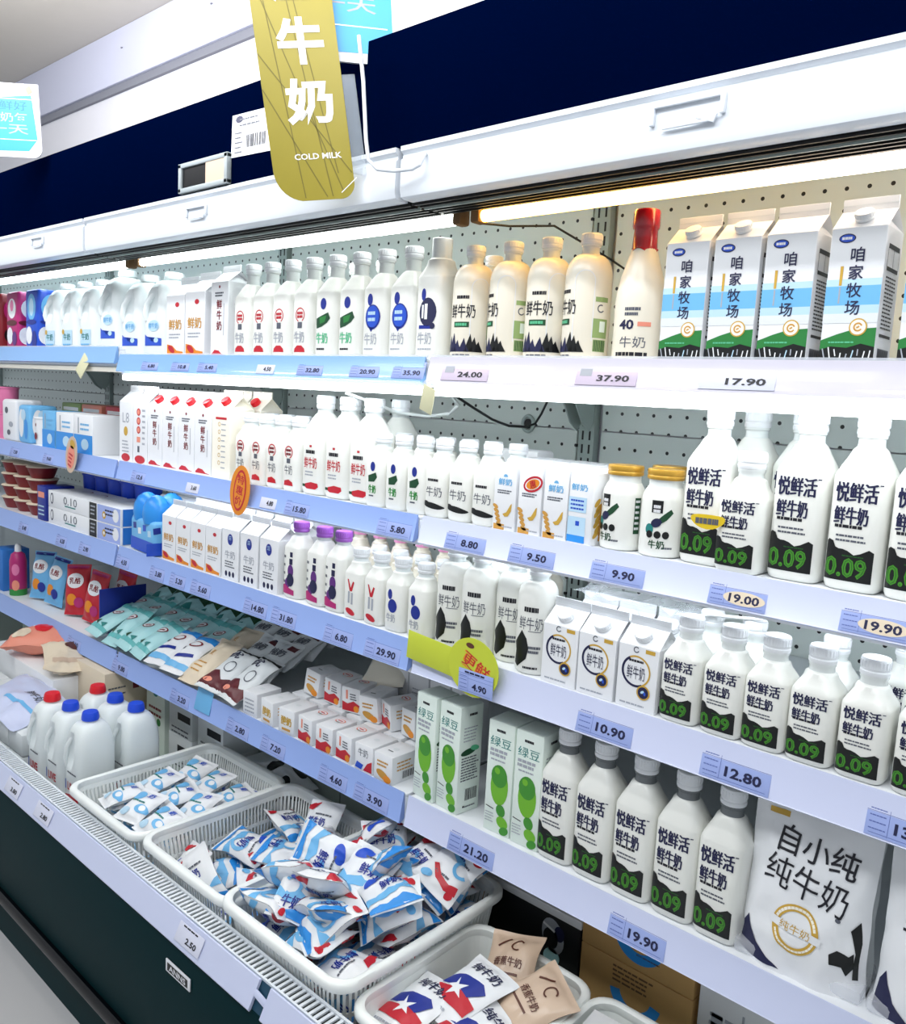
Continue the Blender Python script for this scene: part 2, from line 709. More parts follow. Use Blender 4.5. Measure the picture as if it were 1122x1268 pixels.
# ------------------------------------------------------------------ the refrigerated cabinet
fridge = props(link('refrigerated_display_cabinet', None, None, (0, 0, 0)), 'long open refrigerated dairy cabinet with dark canopy and four lit white shelves', 'fridge')
XA, XB = MOD[0][0], MOD[-1][1]


def fpart(name, mb, parent=None, label=None, angle=38):
    return props(link(name, mb.mesh(name, angle), parent or fridge), label)


for i, (a, b) in enumerate(MOD):
    mb = MB()
    for z0, z1 in ((0.36, 0.90), (0.903, 1.445), (1.448, 1.99)):
        mb.span(a + 0.03, b - 0.03, Y_BACK, Y_BACK + 0.012, z0, z1, 'perforated')
    fpart('back_panel', mb, label='pale perforated back panel')
for x in [MOD[0][0]] + [b + 0.005 for a, b in MOD]:
    mb = MB()
    mb.span(x - 0.022, x + 0.022, Y_BACK - 0.012, Y_BACK + 0.01, 0.36, 1.99, 'metal_grey')
    for dx in (-0.010, 0.010):
        for k in range(48):
            mb.span(x + dx - 0.0025, x + dx + 0.0025, Y_BACK - 0.0128, Y_BACK - 0.0118, 0.40 + k * 0.033, 0.40 + k * 0.033 + 0.022, 'black')
    fpart('upright_post', mb)

SHELF_Z = [1.578, 1.268, 1.012, 0.684]
RAIL_DROP = [0.042, 0.046, 0.056, 0.056]
TILT = 0.013


def rail_point(row, x, t, o=0.0):
    """point on a price rail: t is the share of its height from the top edge down"""
    d = RAIL_DROP[row]
    t = t * math.hypot(d, TILT)
    k = math.hypot(d, TILT)
    n = Vector((0, -d / k, TILT / k))
    return Vector((x, Y_FRONT - TILT * t / k, SHELF_Z[row] - d * t / k)) + n * o


for i, (a, b) in enumerate(MOD):
    for r, z in enumerate(SHELF_Z):
        zz = z + (0.022 if (r == 0 and i <= 1) else 0.0)
        d = RAIL_DROP[r]
        sh = MB().span(a, b, Y_FRONT + 0.003, Y_BACK - 0.012, zz - 0.006, zz, 'shelf_white', 0.0015)
        sh.span(a, b, Y_FRONT + 0.003, Y_FRONT + 0.03, zz - d - 0.012, zz - 0.006, 'shelf_white', 0.002)
        s = fpart('shelf', sh)
        rm = ('rail_blue' if r else 'rail_sky') if i <= 2 else ('rail_white' if r else 'rail_grey')
        rl = MB()
        x0, x1 = a + 0.002, b - 0.002
        pts = [(Y_FRONT, zz + 0.004), (Y_FRONT - 0.002, zz + 0.004), (Y_FRONT - 0.003, zz), (Y_FRONT - TILT, zz - d), (Y_FRONT - TILT - 0.002, zz - d - 0.002),
               (Y_FRONT - TILT + 0.003, zz - d - 0.005), (Y_FRONT + 0.002, zz - d + 0.003)]
        rl.prism(pts, x0, x1, rm, 'x')
        fpart('price_rail', rl, s, label='pale blue plastic price rail' if i <= 2 else 'white plastic price rail')
        if r == 0:
            lip = MB().span(x0, x1, Y_FRONT + 0.002, Y_FRONT + 0.005, zz, zz + 0.008, 'lip_clear')
            fpart('clear_lip', lip, s, label='low clear plastic lip')
        if r < 3:
            if r == 0:
                led = MB().span(x0 + 0.01, x1 - 0.01, Y_FRONT + 0.0, Y_FRONT + 0.028, zz - d - 0.028, zz - d - 0.0125, 'led' if i >= 2 else 'paper_cream', 0.003)
            else:
                led = MB().span(x0 + 0.01, x1 - 0.01, Y_FRONT + 0.034, Y_FRONT + 0.058, zz - 0.026, zz - 0.012, 'led_soft' if i >= 2 and r == 1 else 'shelf_white', 0.003)
            fpart('light_strip', led, s, label='glowing white light strip' if i >= 2 and r < 2 else 'unlit white light strip')
        for x in (a + 0.012, b - 0.012):
            br = MB()
            br.prism([(Y_BACK - 0.013, zz - 0.007), (Y_BACK - 0.013, zz - 0.11), (Y_BACK - 0.03, zz - 0.135), (Y_BACK - 0.06, zz - 0.115), (Y_BACK - 0.10, zz - 0.06),
                      (Y_BACK - 0.16, zz - 0.035), (Y_FRONT + 0.05, zz - 0.018), (Y_FRONT + 0.05, zz - 0.007)], x - 0.002, x + 0.002, 'metal_grey', 'x')
            fpart('bracket', br, s)

# canopy
for i, (a, b) in enumerate([(XA, XB)] + MOD):
    cp = MB().prism([(1.10, 1.945), (1.10, 2.147), (1.115, 2.150), (1.80, 2.150), (1.80, 2.13), (1.13, 2.13), (1.13, 1.945)], a, b, 'navy_panel', 'x')
    if i == 0:
        fpart('canopy_panel', cp, label='dark navy glossy canopy fascia')
        continue
    rl = MB().prism([(1.094, 1.945), (1.094, 1.937), (1.101, 1.932), (1.101, 1.926), (1.096, 1.922), (1.096, 1.868), (1.099, 1.858), (1.108, 1.855), (1.13, 1.855), (1.13, 1.945)],
                    a + 0.0015, b - 0.0015, 'metal_white', 'x')
    fpart('canopy_rail', rl, label='white plastic rail along the canopy')
    gr = MB().span(a, b, 1.131, 1.232, 1.856, 1.875, 'dark_gap')
    for k in range(6):
        gr.span(a, b, 1.135 + k * 0.016, 1.139 + k * 0.016, 1.851, 1.8565, 'black')
    gr.span(a, b, 1.162, 1.165, 1.849, 1.8562, 'metal_grey')
    fpart('air_grille', gr, label='dark air grille under the canopy')
    inn = MB().prism([(1.233, 1.868), (1.233, 1.90), (1.775, 1.99), (1.775, 1.98), (1.29, 1.89), (1.272, 1.868)], a, b, 'shelf_white', 'x')
    fpart('inner_ceiling', inn)
for x0, x1, m in ((-4.80, -2.44, 'tube_cool'), (-2.40, -1.135, 'tube_cool'), (-1.105, 0.08, 'tube_warm'), (0.11, 1.33, 'tube_cool')):
    t = MB().tube([(x0 + 0.02, 1.252, 1.848), (x1 - 0.02, 1.252, 1.848)], 0.011, m, 14)
    tu = fpart('fluorescent_tube', t, label='glowing fluorescent tube')
    for xx in (x0 + 0.008, x1 - 0.008):
        fpart('lamp_socket', MB().box(xx, 1.252, 1.852, 0.022, 0.030, 0.034, 'cardboard_dark', 0.005), tu, label='dark brown lamp socket')

# lower body
fb = MB().span(XA, XB, 0.80, 0.83, 0.145, 0.434, 'front_panel', 0.004)
fpart('front_panel', fb, label='dark blue green front panel')
bp = MB().prism([(0.792, 0.150), (0.786, 0.142), (0.784, 0.128), (0.79, 0.115), (0.80, 0.110), (0.83, 0.110), (0.83, 0.150)], XA, XB, 'bumper', 'x')
fpart('bumper', bp, label='black glossy bumper strip')
fpart('kick_plate', MB().span(XA, XB, 0.812, 0.84, 0.0, 0.11, 'front_panel'))
ti = MB().prism([(0.802, 0.434), (0.822, 0.478), (0.83, 0.478), (0.83, 0.434)], XA, XB, 'teal_bare', 'x')
fpart('front_ledge', ti)
for a, b in ((XA, -2.385), (-2.378, -1.124), (-1.092, XB)):
    rl = MB().prism([(0.796, 0.432), (0.794, 0.436), (0.8165, 0.4825), (0.8195, 0.4825), (0.8215, 0.479), (0.80, 0.434)], a, b, 'rail_white', 'x')
    fpart('front_price_rail', rl, label='white plastic rail along the cabinet front')
rl = MB()
rl.box(-1.108, 0.8085, 0.459, 0.036, 0.005, 0.012, 'rail_white', 0.002, rot=(R(64) - R(90), R(12), 0))
fpart('broken_clip', rl, label='snapped white stub of the front rail')
vt = MB().span(XA, XB, 0.824, 0.862, 0.468, 0.4785, 'black')
vt.span(XA, XB, 0.823, 0.827, 0.474, 0.4825, 'metal_white')
vt.span(XA, XB, 0.858, 0.863, 0.474, 0.4845, 'metal_white')
k = 0
x = -3.3
while x < 0.3:
    vt.box(x, 0.8425, 0.4795, 0.006, 0.034, 0.005, 'metal_white')
    x += 0.0125
fpart('air_vent', vt, label='white louvred air vent along the front lip')
well = MB().span(XA, XB, 0.862, 0.868, 0.37, 0.478, 'shelf_white')
well.span(XA, XB, 0.862, Y_BACK, 0.36, 0.37, 'deck_grey')
fpart('deck', well)
rs = MB().span(MOD[1][0], -1.60, 1.40, 1.41, 0.37, 0.60, 'deck_grey')
rs.span(-1.596, -1.075, 1.40, 1.41, 0.37, 0.60, 'deck_grey')
fpart('deck_riser', rs)

# maker's plate on the front panel
pl = Proto('nameplate', 'nameplate')
mb = MB().box(0, 0, 0, 0.088, 0.003, 0.026, 'sticker', 0.001)
mb.print(Print().rect(0, 0, 0.074, 0.017, 'black', 1).text('ANNS', 0, 0, 0.012, 'sticker', 2, w=0.06, bold=0.02), on_front(-0.0015))
pl.part('nameplate', mb)
pl.put((-1.36, 0.7975, 0.376), 'small white and black nameplate on the dark front panel')

# thermometer window and barcode sticker on the canopy fascia
th = Proto('thermometer_window', 'thermometer')
mb = MB()
mb.box(-0.062, 0, 0, 0.008, 0.008, 0.042, 'glass_grey', 0.001); mb.box(0.062, 0, 0, 0.008, 0.008, 0.042, 'glass_grey', 0.001)
mb.box(0, 0, 0.018, 0.132, 0.008, 0.007, 'glass_grey', 0.001); mb.box(0, 0, -0.018, 0.132, 0.008, 0.007, 'glass_grey', 0.001)
mb.box(0.034, 0, 0, 0.05, 0.006, 0.036, 'tan_pack')
th.part('frame', mb)
th.part('display', MB().box(-0.024, 0.001, 0, 0.072, 0.004, 0.034, 'black_gloss'), label='dark display window')
th.part('mounting_plate', MB().box(0, 0.003, 0, 0.12, 0.002, 0.03, 'metal_grey'))
th.put((-1.80, 1.0935, 1.982), 'grey framed thermometer window at the bottom of the dark canopy', scale=1.55)
st = Proto('barcode_sticker', 'sticker')
pr = Print().barcode(0.02, -0.015, 0.07, 0.026, 'ink', seed=4).lines(0.0, 0.032, 0.09, 2, 0.012, 0.003, 'ink_soft', seed=2).lines(-0.045, 0.005, 0.03, 5, 0.010, 0.003, 'ink_soft', seed=5).ell(-0.045, 0.033, 0.014, 0.007, 'ink_navy')
mb = MB().box(0, 0, 0, 0.145, 0.001, 0.088, 'sticker').print(pr, on_front(-0.0005))
st.part('sticker', mb)
st.put((-1.625, 1.0992, 2.045), 'white barcode sticker on the dark canopy behind the yellow sign', rot=(0, R(2), 0))

# clip on the canopy rail
cl = Proto('rail_clip', 'clip')
mb = MB().box(0, 0, 0.013, 0.11, 0.006, 0.005, 'metal_white', 0.0015)
for x in (-0.052, 0.052):
    mb.box(x, 0, 0.002, 0.007, 0.007, 0.028, 'metal_white', 0.0015)
mb.box(0.0, -0.002, -0.018, 0.07, 0.004, 0.004, 'metal_white', 0.001)
mb.box(0.03, -0.002, -0.012, 0.03, 0.004, 0.012, 'metal_white', 0.001, rot=(0, R(20), 0))
cl.part('clip', mb)
cl.put((-0.595, 1.0925, 1.906), 'white plastic hanger clip on the canopy rail above the cartons')
cl.put((-1.83, 1.0925, 1.902), 'white plastic hanger clip on the canopy rail under the thermometer', scale=0.8)
cl.put((-2.72, 1.0925, 1.908), 'white plastic hanger clip at the far end of the canopy rail', scale=0.8)

# ------------------------------------------------------------------ kinds of goods
# --- square milk bottle with dripping black band and green digits


def drip_print(w, z0, k, size=1.0):
    """w label half width, z0 label foot, k height of the black band"""
    p = Print()
    x0, x1 = -w, w * 0.86
    top = [(x1, z0 + k * 0.86), (x1 - w * 0.18, z0 + k * 0.93), (x1 - w * 0.5, z0 + k * 0.80), (x1 - w * 0.75, z0 + k * 0.74), (x1 - w * 1.0, z0 + k * 0.84), (x1 - w * 1.2, z0 + k * 0.88),
           (x0 + w * 0.50, z0 + k * 0.88), (x0 + w * 0.47, z0 + k * 0.55), (x0 + w * 0.43, z0 + k * 0.46), (x0 + w * 0.38, z0 + k * 0.54), (x0 + w * 0.36, z0 + k * 0.92),
           (x0 + w * 0.25, z0 + k * 1.08), (x0 + w * 0.08, z0 + k * 1.12), (x0, z0 + k * 1.06)]
    p.poly([(x0, z0), (x1, z0)] + top, 'label_black', 1)
    p.text('0.09', -w * 0.165, z0 + k * 0.37, k * 0.56, 'green_glow', 2, w=w * 1.62, bold=0.03)
    p.text('0.09', -w * 0.165, z0 + k * 0.37, k * 0.48, 'green_deep', 3, w=w * 1.53, bold=-0.03)
    p.lines(w * 0.1, z0 + k * 0.70, w * 0.9, 1, 0.002, k * 0.03, 'green_deep', 2, 3)
    a = z0 + k * 1.25
    p.lines(-w * 0.08, a, w * 1.2, 2, k * 0.13, k * 0.055, 'ink_soft', 1, 7)
    p.lines(-w * 0.15, a + k * 0.26, w * 1.25, 1, k * 0.13, k * 0.085, 'ink', 1, 9)
    return p


def drip_text(p, w, za, h):
    """two rows of characters above the band, rows of height h from za up"""
    p.text('鲜牛奶', -w * 0.16, za + h * 0.5, h * 0.92, 'ink_navy', 2, w=w * 1.32, bold=0.03)
    p.text('悦鲜活', -w * 0.04, za + h * 1.70, h * 1.0, 'ink_navy', 2, w=w * 1.62, bold=0.03)
    p.rect(w * 0.86, za + h * 2.15, w * 0.12, h * 0.06, 'ink_navy', 2)
    return p


pb = sq_prof(0.0375, 0.158, 0.200, 0.0185, 5)
big_drip = bottle('milk_bottle', 'milk bottle', pb, [(0.0185, 0.200), (0.0175, 0.204), (0.0175, 0.211), (0.0195, 0.213), (0.0195, 0.2165)], (0.0205, 0.2165, 0.243),
                  pr=drip_text(drip_print(0.0335, 0.015, 0.050), 0.0335, 0.092, 0.027), p=5.0)
shaded_drip = bottle('milk_bottle', 'milk bottle', pb, [(0.0185, 0.200), (0.0175, 0.204), (0.0175, 0.211), (0.0195, 0.213), (0.0195, 0.2165)], (0.0205, 0.2165, 0.243), neckm='neck_shaded',
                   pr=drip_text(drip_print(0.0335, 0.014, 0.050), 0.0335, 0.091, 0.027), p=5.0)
ps = sq_prof(0.0345, 0.108, 0.140, 0.0185, 5)
small_drip = bottle('milk_bottle', 'milk bottle', ps, [(0.0185, 0.140), (0.0178, 0.146), (0.0195, 0.149), (0.0195, 0.1525)], (0.0205, 0.1525, 0.178),
                    pr=drip_text(drip_print(0.031, 0.010, 0.038), 0.031, 0.066, 0.0185), p=5.0)

# --- gable-top cartons


def carton(name, cat, w, d, h, g, fin, m='paper', front=None, right=None, cap=None, capm='cap_white', angle=20):
    P = Proto(name, cat)
    mb = MB()
    x, y = w / 2, d / 2
    e = 0.0015
    mb.span(-x, x, -y, y, 0, h, m, e)
    z1 = h + g
    z0 = h - e
    vs = [(-x, -y, z0), (x, -y, z0), (x, y, z0), (-x, y, z0), (-x, -0.0015, z1), (x, -0.0015, z1), (x, 0.0015, z1), (-x, 0.0015, z1),
          (x - w * 0.26, 0, z1 - g * 0.12), (-x + w * 0.26, 0, z1 - g * 0.12)]
    fs = [(0, 1, 5, 4), (2, 3, 7, 6), (4, 5, 6, 7), (1, 2, 8), (1, 8, 5), (2, 6, 8), (5, 8, 6), (3, 0, 9), (0, 4, 9), (3, 9, 7), (4, 7, 9)]
    mb.add(vs, fs, m)
    mb.span(-x, x, -0.0017, 0.0017, z1 - 0.0005, z1 + fin, m, 0.0004)
    mb.span(-x, x, -0.0019, 0.0019, z1 + fin * 0.45, z1 + fin * 0.52, 'paper_grey')
    if front:
        mb.print(front, on_front(-y))
    if right:
        mb.print(right, on_right(x))
    P.part('carton_body', mb, angle=angle)
    if cap:
        r, hc = cap
        c = cap_mb(r, 0, hc, capm, 20)
        tilt = math.atan2(g, y)
        mx = Matrix.Translation((0, -y * 0.52, h + g * 0.48)) @ Matrix.Rotation(tilt, 4, 'X')
        c.v = [tuple(mx @ Vector(v)) for v in c.v]
        P.part('cap', c)
    return P


def side_panel(w, h, seed, m='ink', dark=True):
    p = Print()
    if dark:
        p.rect(0, h * 0.86, w * 0.72, h * 0.035, 'ink'); p.rect(0, h * 0.70, w * 0.72, h * 0.03, 'ink')
        for dx in (-0.36, 0, 0.36):
            p.rect(dx * w, h * 0.78, w * 0.015, h * 0.14, 'ink')
        p.rect(0, h * 0.22, w * 0.72, h * 0.022, 'ink')
    p.lines(0, h * 0.64, w * 0.7, 14, h * 0.028, h * 0.012, m, 1, seed)
    p.rect(0, h * 0.07, w * 0.72, h * 0.11, 'ink_soft')
    p.barcode(0, h * 0.07, w * 0.6, h * 0.09, 'ink', 2, seed)
    return p


def pasture_print(w, h):
    p = Print()
    for z, k, c in ((0.60, 0.05, 'sky_pale'), (0.505, 0.14, 'sky_blue'), (0.405, 0.06, 'sky_pale'), (0.34, 0.07, 'paper_grey')):
        p.rect(0, h * z, w, h * k, c)
    p.poly([(-w / 2, 0.004), (w / 2, 0.004), (w / 2, h * 0.27), (w * 0.1, h * 0.26), (-w * 0.2, h * 0.225), (-w / 2, h * 0.18)], 'green_hill', 1)
    p.poly([(-w / 2, 0.004), (w / 2, 0.004), (w / 2, h * 0.13), (w * 0.25, h * 0.155), (0, h * 0.125), (-w * 0.3, h * 0.135), (-w / 2, h * 0.11)], 'label_black', 2)
    rg = random.Random(5)
    for i in range(9):
        p.rect(-w * 0.42 + i * w * 0.105, h * rg.uniform(0.05, 0.10), w * 0.022, h * rg.uniform(0.04, 0.09), rg.choice(['paper', 'sky_pale', 'ink_pale']), 3, rg.uniform(-0.3, 0.3))
    p.lines(-w * 0.1, h * 0.165, w * 0.5, 1, 0.002, 0.0022, 'green_mint', 3, 4)
    p.arc(w * 0.17, h * 0.275, 0, w * 0.165, 0, 360, 'gold_ink', 3)
    p.arc(w * 0.17, h * 0.275, 0, w * 0.14, 0, 360, 'paper_cream', 4)
    p.arc(w * 0.17, h * 0.275, w * 0.055, w * 0.085, 20, 330, 'wheat', 5)
    p.rect(w * 0.17, h * 0.275, w * 0.06, w * 0.03, 'wheat', 5, 0.5)
    p.ell(-w * 0.20, h * 0.92, w * 0.155, h * 0.034, 'ink_navy', 1, 0.0)
    p.ell(-w * 0.20, h * 0.92, w * 0.135, h * 0.026, 'blue', 2)
    p.lines(-w * 0.20, h * 0.92, w * 0.2, 1, 0.002, h * 0.02, 'paper', 3, 8)
    p.vtext('咱家牧场', w * 0.02, h * 0.80, h * 0.105, h * 0.128, 'ink_navy', 3, bold=0.012)
    p.rect(-w * 0.24, h * 0.65, w * 0.055, h * 0.14, 'gold_ink', 2)
    p.rect(-w * 0.24, h * 0.51, w * 0.03, h * 0.12, 'ink_pale', 2)
    return p


pasture = carton('milk_carton', 'milk carton', 0.0715, 0.0715, 0.183, 0.027, 0.017, 'paper', pasture_print(0.071, 0.183), side_panel(0.068, 0.183, 3), cap=(0.0125, 0.011))
pasture_plain = carton('milk_carton', 'milk carton', 0.0715, 0.0715, 0.183, 0.027, 0.017, 'paper', pasture_print(0.071, 0.183), side_panel(0.068, 0.183, 3))


def redtext_print(w, h, txt, band=True):
    p = Print()
    p.ell(0, h * 0.93, w * 0.05, w * 0.05, 'red_dark')
    p.lines(0, h * 0.85, w * 0.55, 2, h * 0.035, h * 0.02, 'ink_soft', 1, 4)
    p.vtext(txt, 0, h * 0.70, h * 0.125, h * 0.14, 'red_dark', 2, bold=0.02)
    p.rect(w * 0.27, h * 0.50, w * 0.03, h * 0.42, 'ink_pale')
    if band:
        p.poly([(-w * 0.42, 0.004), (w * 0.42, 0.004), (w * 0.42, h * 0.03), (w * 0.2, h * 0.04), (0, h * 0.09), (-w * 0.25, h * 0.10), (-w * 0.42, h * 0.05)], 'red')
    return p


red_carton = carton('milk_carton', 'milk carton', 0.082, 0.072, 0.172, 0.03, 0.018, 'paper', redtext_print(0.08, 0.17, '鲜牛奶'), side_panel(0.066, 0.17, 6, 'ink_pale', False), cap=(0.013, 0.013), capm='red_cap')
plain_red_carton = carton('milk_carton', 'milk carton', 0.078, 0.072, 0.190, 0.027, 0.017, 'paper', redtext_print(0.076, 0.19, '鲜牛奶'))
cp = Print()
cp.rect(0, 0.155, 0.05, 0.006, 'red')
for i in range(6):
    cp.arc(-0.008, 0.14 - i * 0.020, 0.004, 0.0055, 0, 360, 'gold_ink', 1, 12)
cp.lines(0.012, 0.14, 0.022, 9, 0.014, 0.003, 'ink_pale', 1, 8)
cream_carton = carton('milk_carton', 'milk carton', 0.084, 0.072, 0.180, 0.03, 0.018, 'paper_cream', cp, cap=(0.013, 0.013), capm='red_cap')
dp = Print()
for i in range(3):
    dp.ell(-0.008, 0.150 - i * 0.026, 0.011, 0.011, 'red'); dp.ell(-0.008, 0.150 - i * 0.026, 0.007, 0.007, 'salmon', 2)
dp.rect(-0.008, 0.070, 0.02, 0.016, 'salmon').lines(0.022, 0.155, 0.018, 7, 0.016, 0.006, 'ink_pale', 1, 3)
dp.rect(-0.008, 0.042, 0.012, 0.018, 'ink_soft').ell(0.0, 0.012, 0.03, 0.012, 'red')
dot_carton = carton('milk_carton', 'milk carton', 0.082, 0.072, 0.178, 0.03, 0.018, 'paper', dp)
lp = Print().text('L8', 0, 0.13, 0.03, 'ink_pale', 1, w=0.04).ell(0, 0.09, 0.012, 0.014, 'gold_ink').lines(0, 0.06, 0.045, 4, 0.01, 0.004, 'ink_pale', 1, 2).ell(0, 0.012, 0.026, 0.012, 'red')
lace_carton = carton('milk_carton', 'milk carton', 0.08, 0.072, 0.178, 0.03, 0.018, 'paper', lp)


def orange_print(w, h):
    p = Print().ell(0.008, h * 0.84, 0.008, 0.005, 'red')
    p.text('鲜奶', 0, h * 0.52, h * 0.17, 'wheat', 1, w=w * 0.72, bold=0.03)
    p.lines(0, h * 0.36, w * 0.7, 2, h * 0.05, h * 0.02, 'ink_pale', 1, 4)
    p.poly([(-w * 0.45, 0.003), (w * 0.45, 0.003), (w * 0.45, h * 0.08), (w * 0.1, h * 0.10), (-w * 0.15, h * 0.18), (-w * 0.45, h * 0.2)], 'orange')
    p.ell(-w * 0.2, h * 0.12, w * 0.2, h * 0.05, 'red', 2, -0.4)
    return p


orange_carton = carton('milk_carton', 'milk carton', 0.072, 0.07, 0.128, 0.026, 0.015, 'paper', orange_print(0.07, 0.128))


def blue_oval_print(w, h):
    p = Print().ell(0, h * 0.80, w * 0.16, h * 0.11, 'blue_deep').lines(0, h * 0.80, w * 0.16, 3, -h * 0.03, h * 0.012, 'sky_pale', 2, 3)
    p.text('牛奶', 0, h * 0.50, h * 0.16, 'ink_pale', 1, w=w * 0.62, bold=0.01)
    p.lines(0, h * 0.36, w * 0.62, 3, h * 0.05, h * 0.022, 'ink_soft', 1, 5)
    for k in (-1, 0, 1):
        p.ell(k * w * 0.22, h * 0.12, w * 0.07, h * 0.055, 'ink_navy')
    return p


blue_oval_carton = carton('milk_carton', 'milk carton', 0.075, 0.07, 0.132, 0.026, 0.015, 'paper', blue_oval_print(0.073, 0.132))


def ring_print(w, h):
    p = Print()
    p.arc(-0.002, h * 0.60, w * 0.315, w * 0.37, 120, 300, 'ink_navy', 1)
    p.arc(-0.002, h * 0.60, w * 0.33, w * 0.37, -60, 120, 'gold_ink', 1)
    p.text('鲜牛奶', -0.002, h * 0.58, h * 0.21, 'ink_navy', 2, w=w * 0.46, bold=0.0)
    p.lines(-0.002, h * 0.76, w * 0.4, 1, 0.01, h * 0.035, 'ink', 1, 3)
    p.arc(w * 0.20, h * 0.30, 0, w * 0.17, 0, 360, 'gold_ink', 3)
    p.arc(w * 0.20, h * 0.30, 0, w * 0.135, 0, 360, 'ink_navy', 4)
    p.ell(w * 0.18, h * 0.31, w * 0.05, w * 0.03, 'sky_pale', 5, 0.6)
    p.ell(w * 0.24, h * 0.29, w * 0.03, w * 0.045, 'blue', 5, 0.2)
    p.arc(-0.004, h * 0.935, w * 0.05, w * 0.075, 40, 340, 'ink_soft', 1, 12)
    p.rect(w * 0.30, h * 0.94, w * 0.24, h * 0.06, 'gold_ink', 1)
    p.lines(0, h * 0.08, w * 0.8, 1, 0.01, h * 0.025, 'ink_pale', 1, 6)
    return p


ring_carton = carton('milk_carton', 'milk carton', 0.0735, 0.068, 0.108, 0.026, 0.016, 'paper', ring_print(0.072, 0.108), side_panel(0.064, 0.108, 9, 'ink_soft', False), cap=(0.0145, 0.012))

# --- tall mung-bean drink bricks (the printed figure on them is left as plain beans)


def bean_print(w, h, right=False):
    p = Print()
    p.lines(0, h * 0.92, w * 0.35, 1, 0.01, h * 0.022, 'ink', 1, 3)
    p.text('绿豆', 0, h * 0.82, h * 0.085, 'teal', 1, w=w * 0.78, bold=0.0)
    p.lines(0, h * 0.74, w * 0.78, 2, h * 0.04, h * 0.026, 'ink_pale', 1, 5)
    p.lines(0, h * 0.655, w * 0.7, 1, h * 0.03, h * 0.014, 'ink_pale', 1, 6)
    p.ell(w * 0.04, h * 0.43, w * 0.33, h * 0.17, 'green_bean', 1)
    p.ell(w * 0.02, h * 0.52, w * 0.30, h * 0.10, 'green_bean_dark', 2)
    p.ell(-w * 0.06, h * 0.565, w * 0.10, h * 0.03, 'green_bean', 3, 0.5)
    p.ell(w * 0.14, h * 0.22, w * 0.17, h * 0.055, 'green_bean_dark', 1, 0.3)
    p.ell(w * 0.22, h * 0.12, w * 0.22, h * 0.05, 'green_bean', 1.5, -0.4)
    p.ell(w * 0.30, h * 0.05, w * 0.18, h * 0.036, 'green_bean_dark', 2, 0.5)
    p.rect(-w * 0.28, h * 0.22, w * 0.3, h * 0.008, 'ink', 1, -0.15)
    p.lines(-w * 0.27, h * 0.17, w * 0.34, 4, h * 0.025, h * 0.008, 'ink_pale', 1, 7)
    return p


def bean_side(w, h):
    p = Print().lines(0.004, h * 0.92, w * 0.4, 1, 0.01, h * 0.022, 'ink', 1, 9)
    p.ell(-w * 0.1, h * 0.575, w * 0.34, h * 0.03, 'green_dark', 1, 0.12).ell(w * 0.18, h * 0.60, w * 0.2, h * 0.025, 'green_mint', 2, -0.2)
    p.lines(0, h * 0.52, w * 0.8, 9, h * 0.026, h * 0.012, 'ink_soft', 1, 10)
    p.lines(0, h * 0.80, w * 0.7, 5, h * 0.03, h * 0.01, 'ink_pale', 1, 12)
    p.barcode(w * 0.12, h * 0.17, w * 0.52, h * 0.11, 'ink', 1, 4)
    p.rect(-w * 0.2, h * 0.06, w * 0.08, h * 0.018, 'ink').lines(w * 0.1, h * 0.055, w * 0.5, 1, 0.01, h * 0.012, 'ink_soft', 1, 4)
    return p


def brick(name, cat, w, d, h, m, front=None, right=None, top=None, bev=0.0012, extra=None):
    P = Proto(name, cat)
    mb = MB().box(0, 0, h / 2, w, d, h, m, bev)
    if front:
        mb.print(front, on_front(-d / 2))
    if right:
        mb.print(right, on_right(w / 2))
    if top:
        mb.print(top, on_top(h))
    if extra:
        extra(mb)
    P.part('carton_body', mb, angle=25)
    return P


bean_brick = brick('bean_milk_carton', 'drink carton', 0.062, 0.062, 0.222, 'paper_mint', bean_print(0.062, 0.222), bean_side(0.06, 0.222), bev=0.003)


def oat_print(w, h, promo=False):
    p = Print()
    if promo:
        p.ell(0.006, h * 0.80, w * 0.44, h * 0.12, 'red', 2, 0.35).ell(0.006, h * 0.80, w * 0.36, h * 0.085, 'paper', 3, 0.35).ell(0.006, h * 0.80, w * 0.30, h * 0.075, 'orange', 4, 0.35)
        p.text('惠', 0.006, h * 0.80, h * 0.12, 'red', 5, bold=0.02, rot=0.3)
    else:
        p.text('鲜奶', 0, h * 0.78, h * 0.11, 'sky_blue', 2, w=w * 0.62, bold=0.035)
        p.arc(0.0, h * 0.86, 0, w * 0.1, 0, 180, 'sky_blue', 1, 10)
    p.lines(0, h * 0.64, w * 0.7, 2, h * 0.035, h * 0.02, 'ink_soft', 1, 4)
    p.poly([(-w * 0.05, h * 0.27), (w * 0.12, h * 0.30), (w * 0.30, h * 0.43), (w * 0.36, h * 0.45), (w * 0.34, h * 0.33), (w * 0.2, h * 0.24), (w * 0.05, h * 0.23)], 'gold_ink', 2)
    for k in range(5):
        p.ell(-w * (0.40 - 0.05 * k), h * (0.38 - 0.07 * k), w * 0.07, h * 0.06, 'wheat', 1, 1.1)
    p.rect(-w * 0.2, h * 0.06, w * 0.5, h * 0.09, 'wheat', 1)
    p.lines(w * 0.2, h * 0.07, w * 0.5, 1, 0.01, h * 0.02, 'ink_pale', 2, 3)
    return p


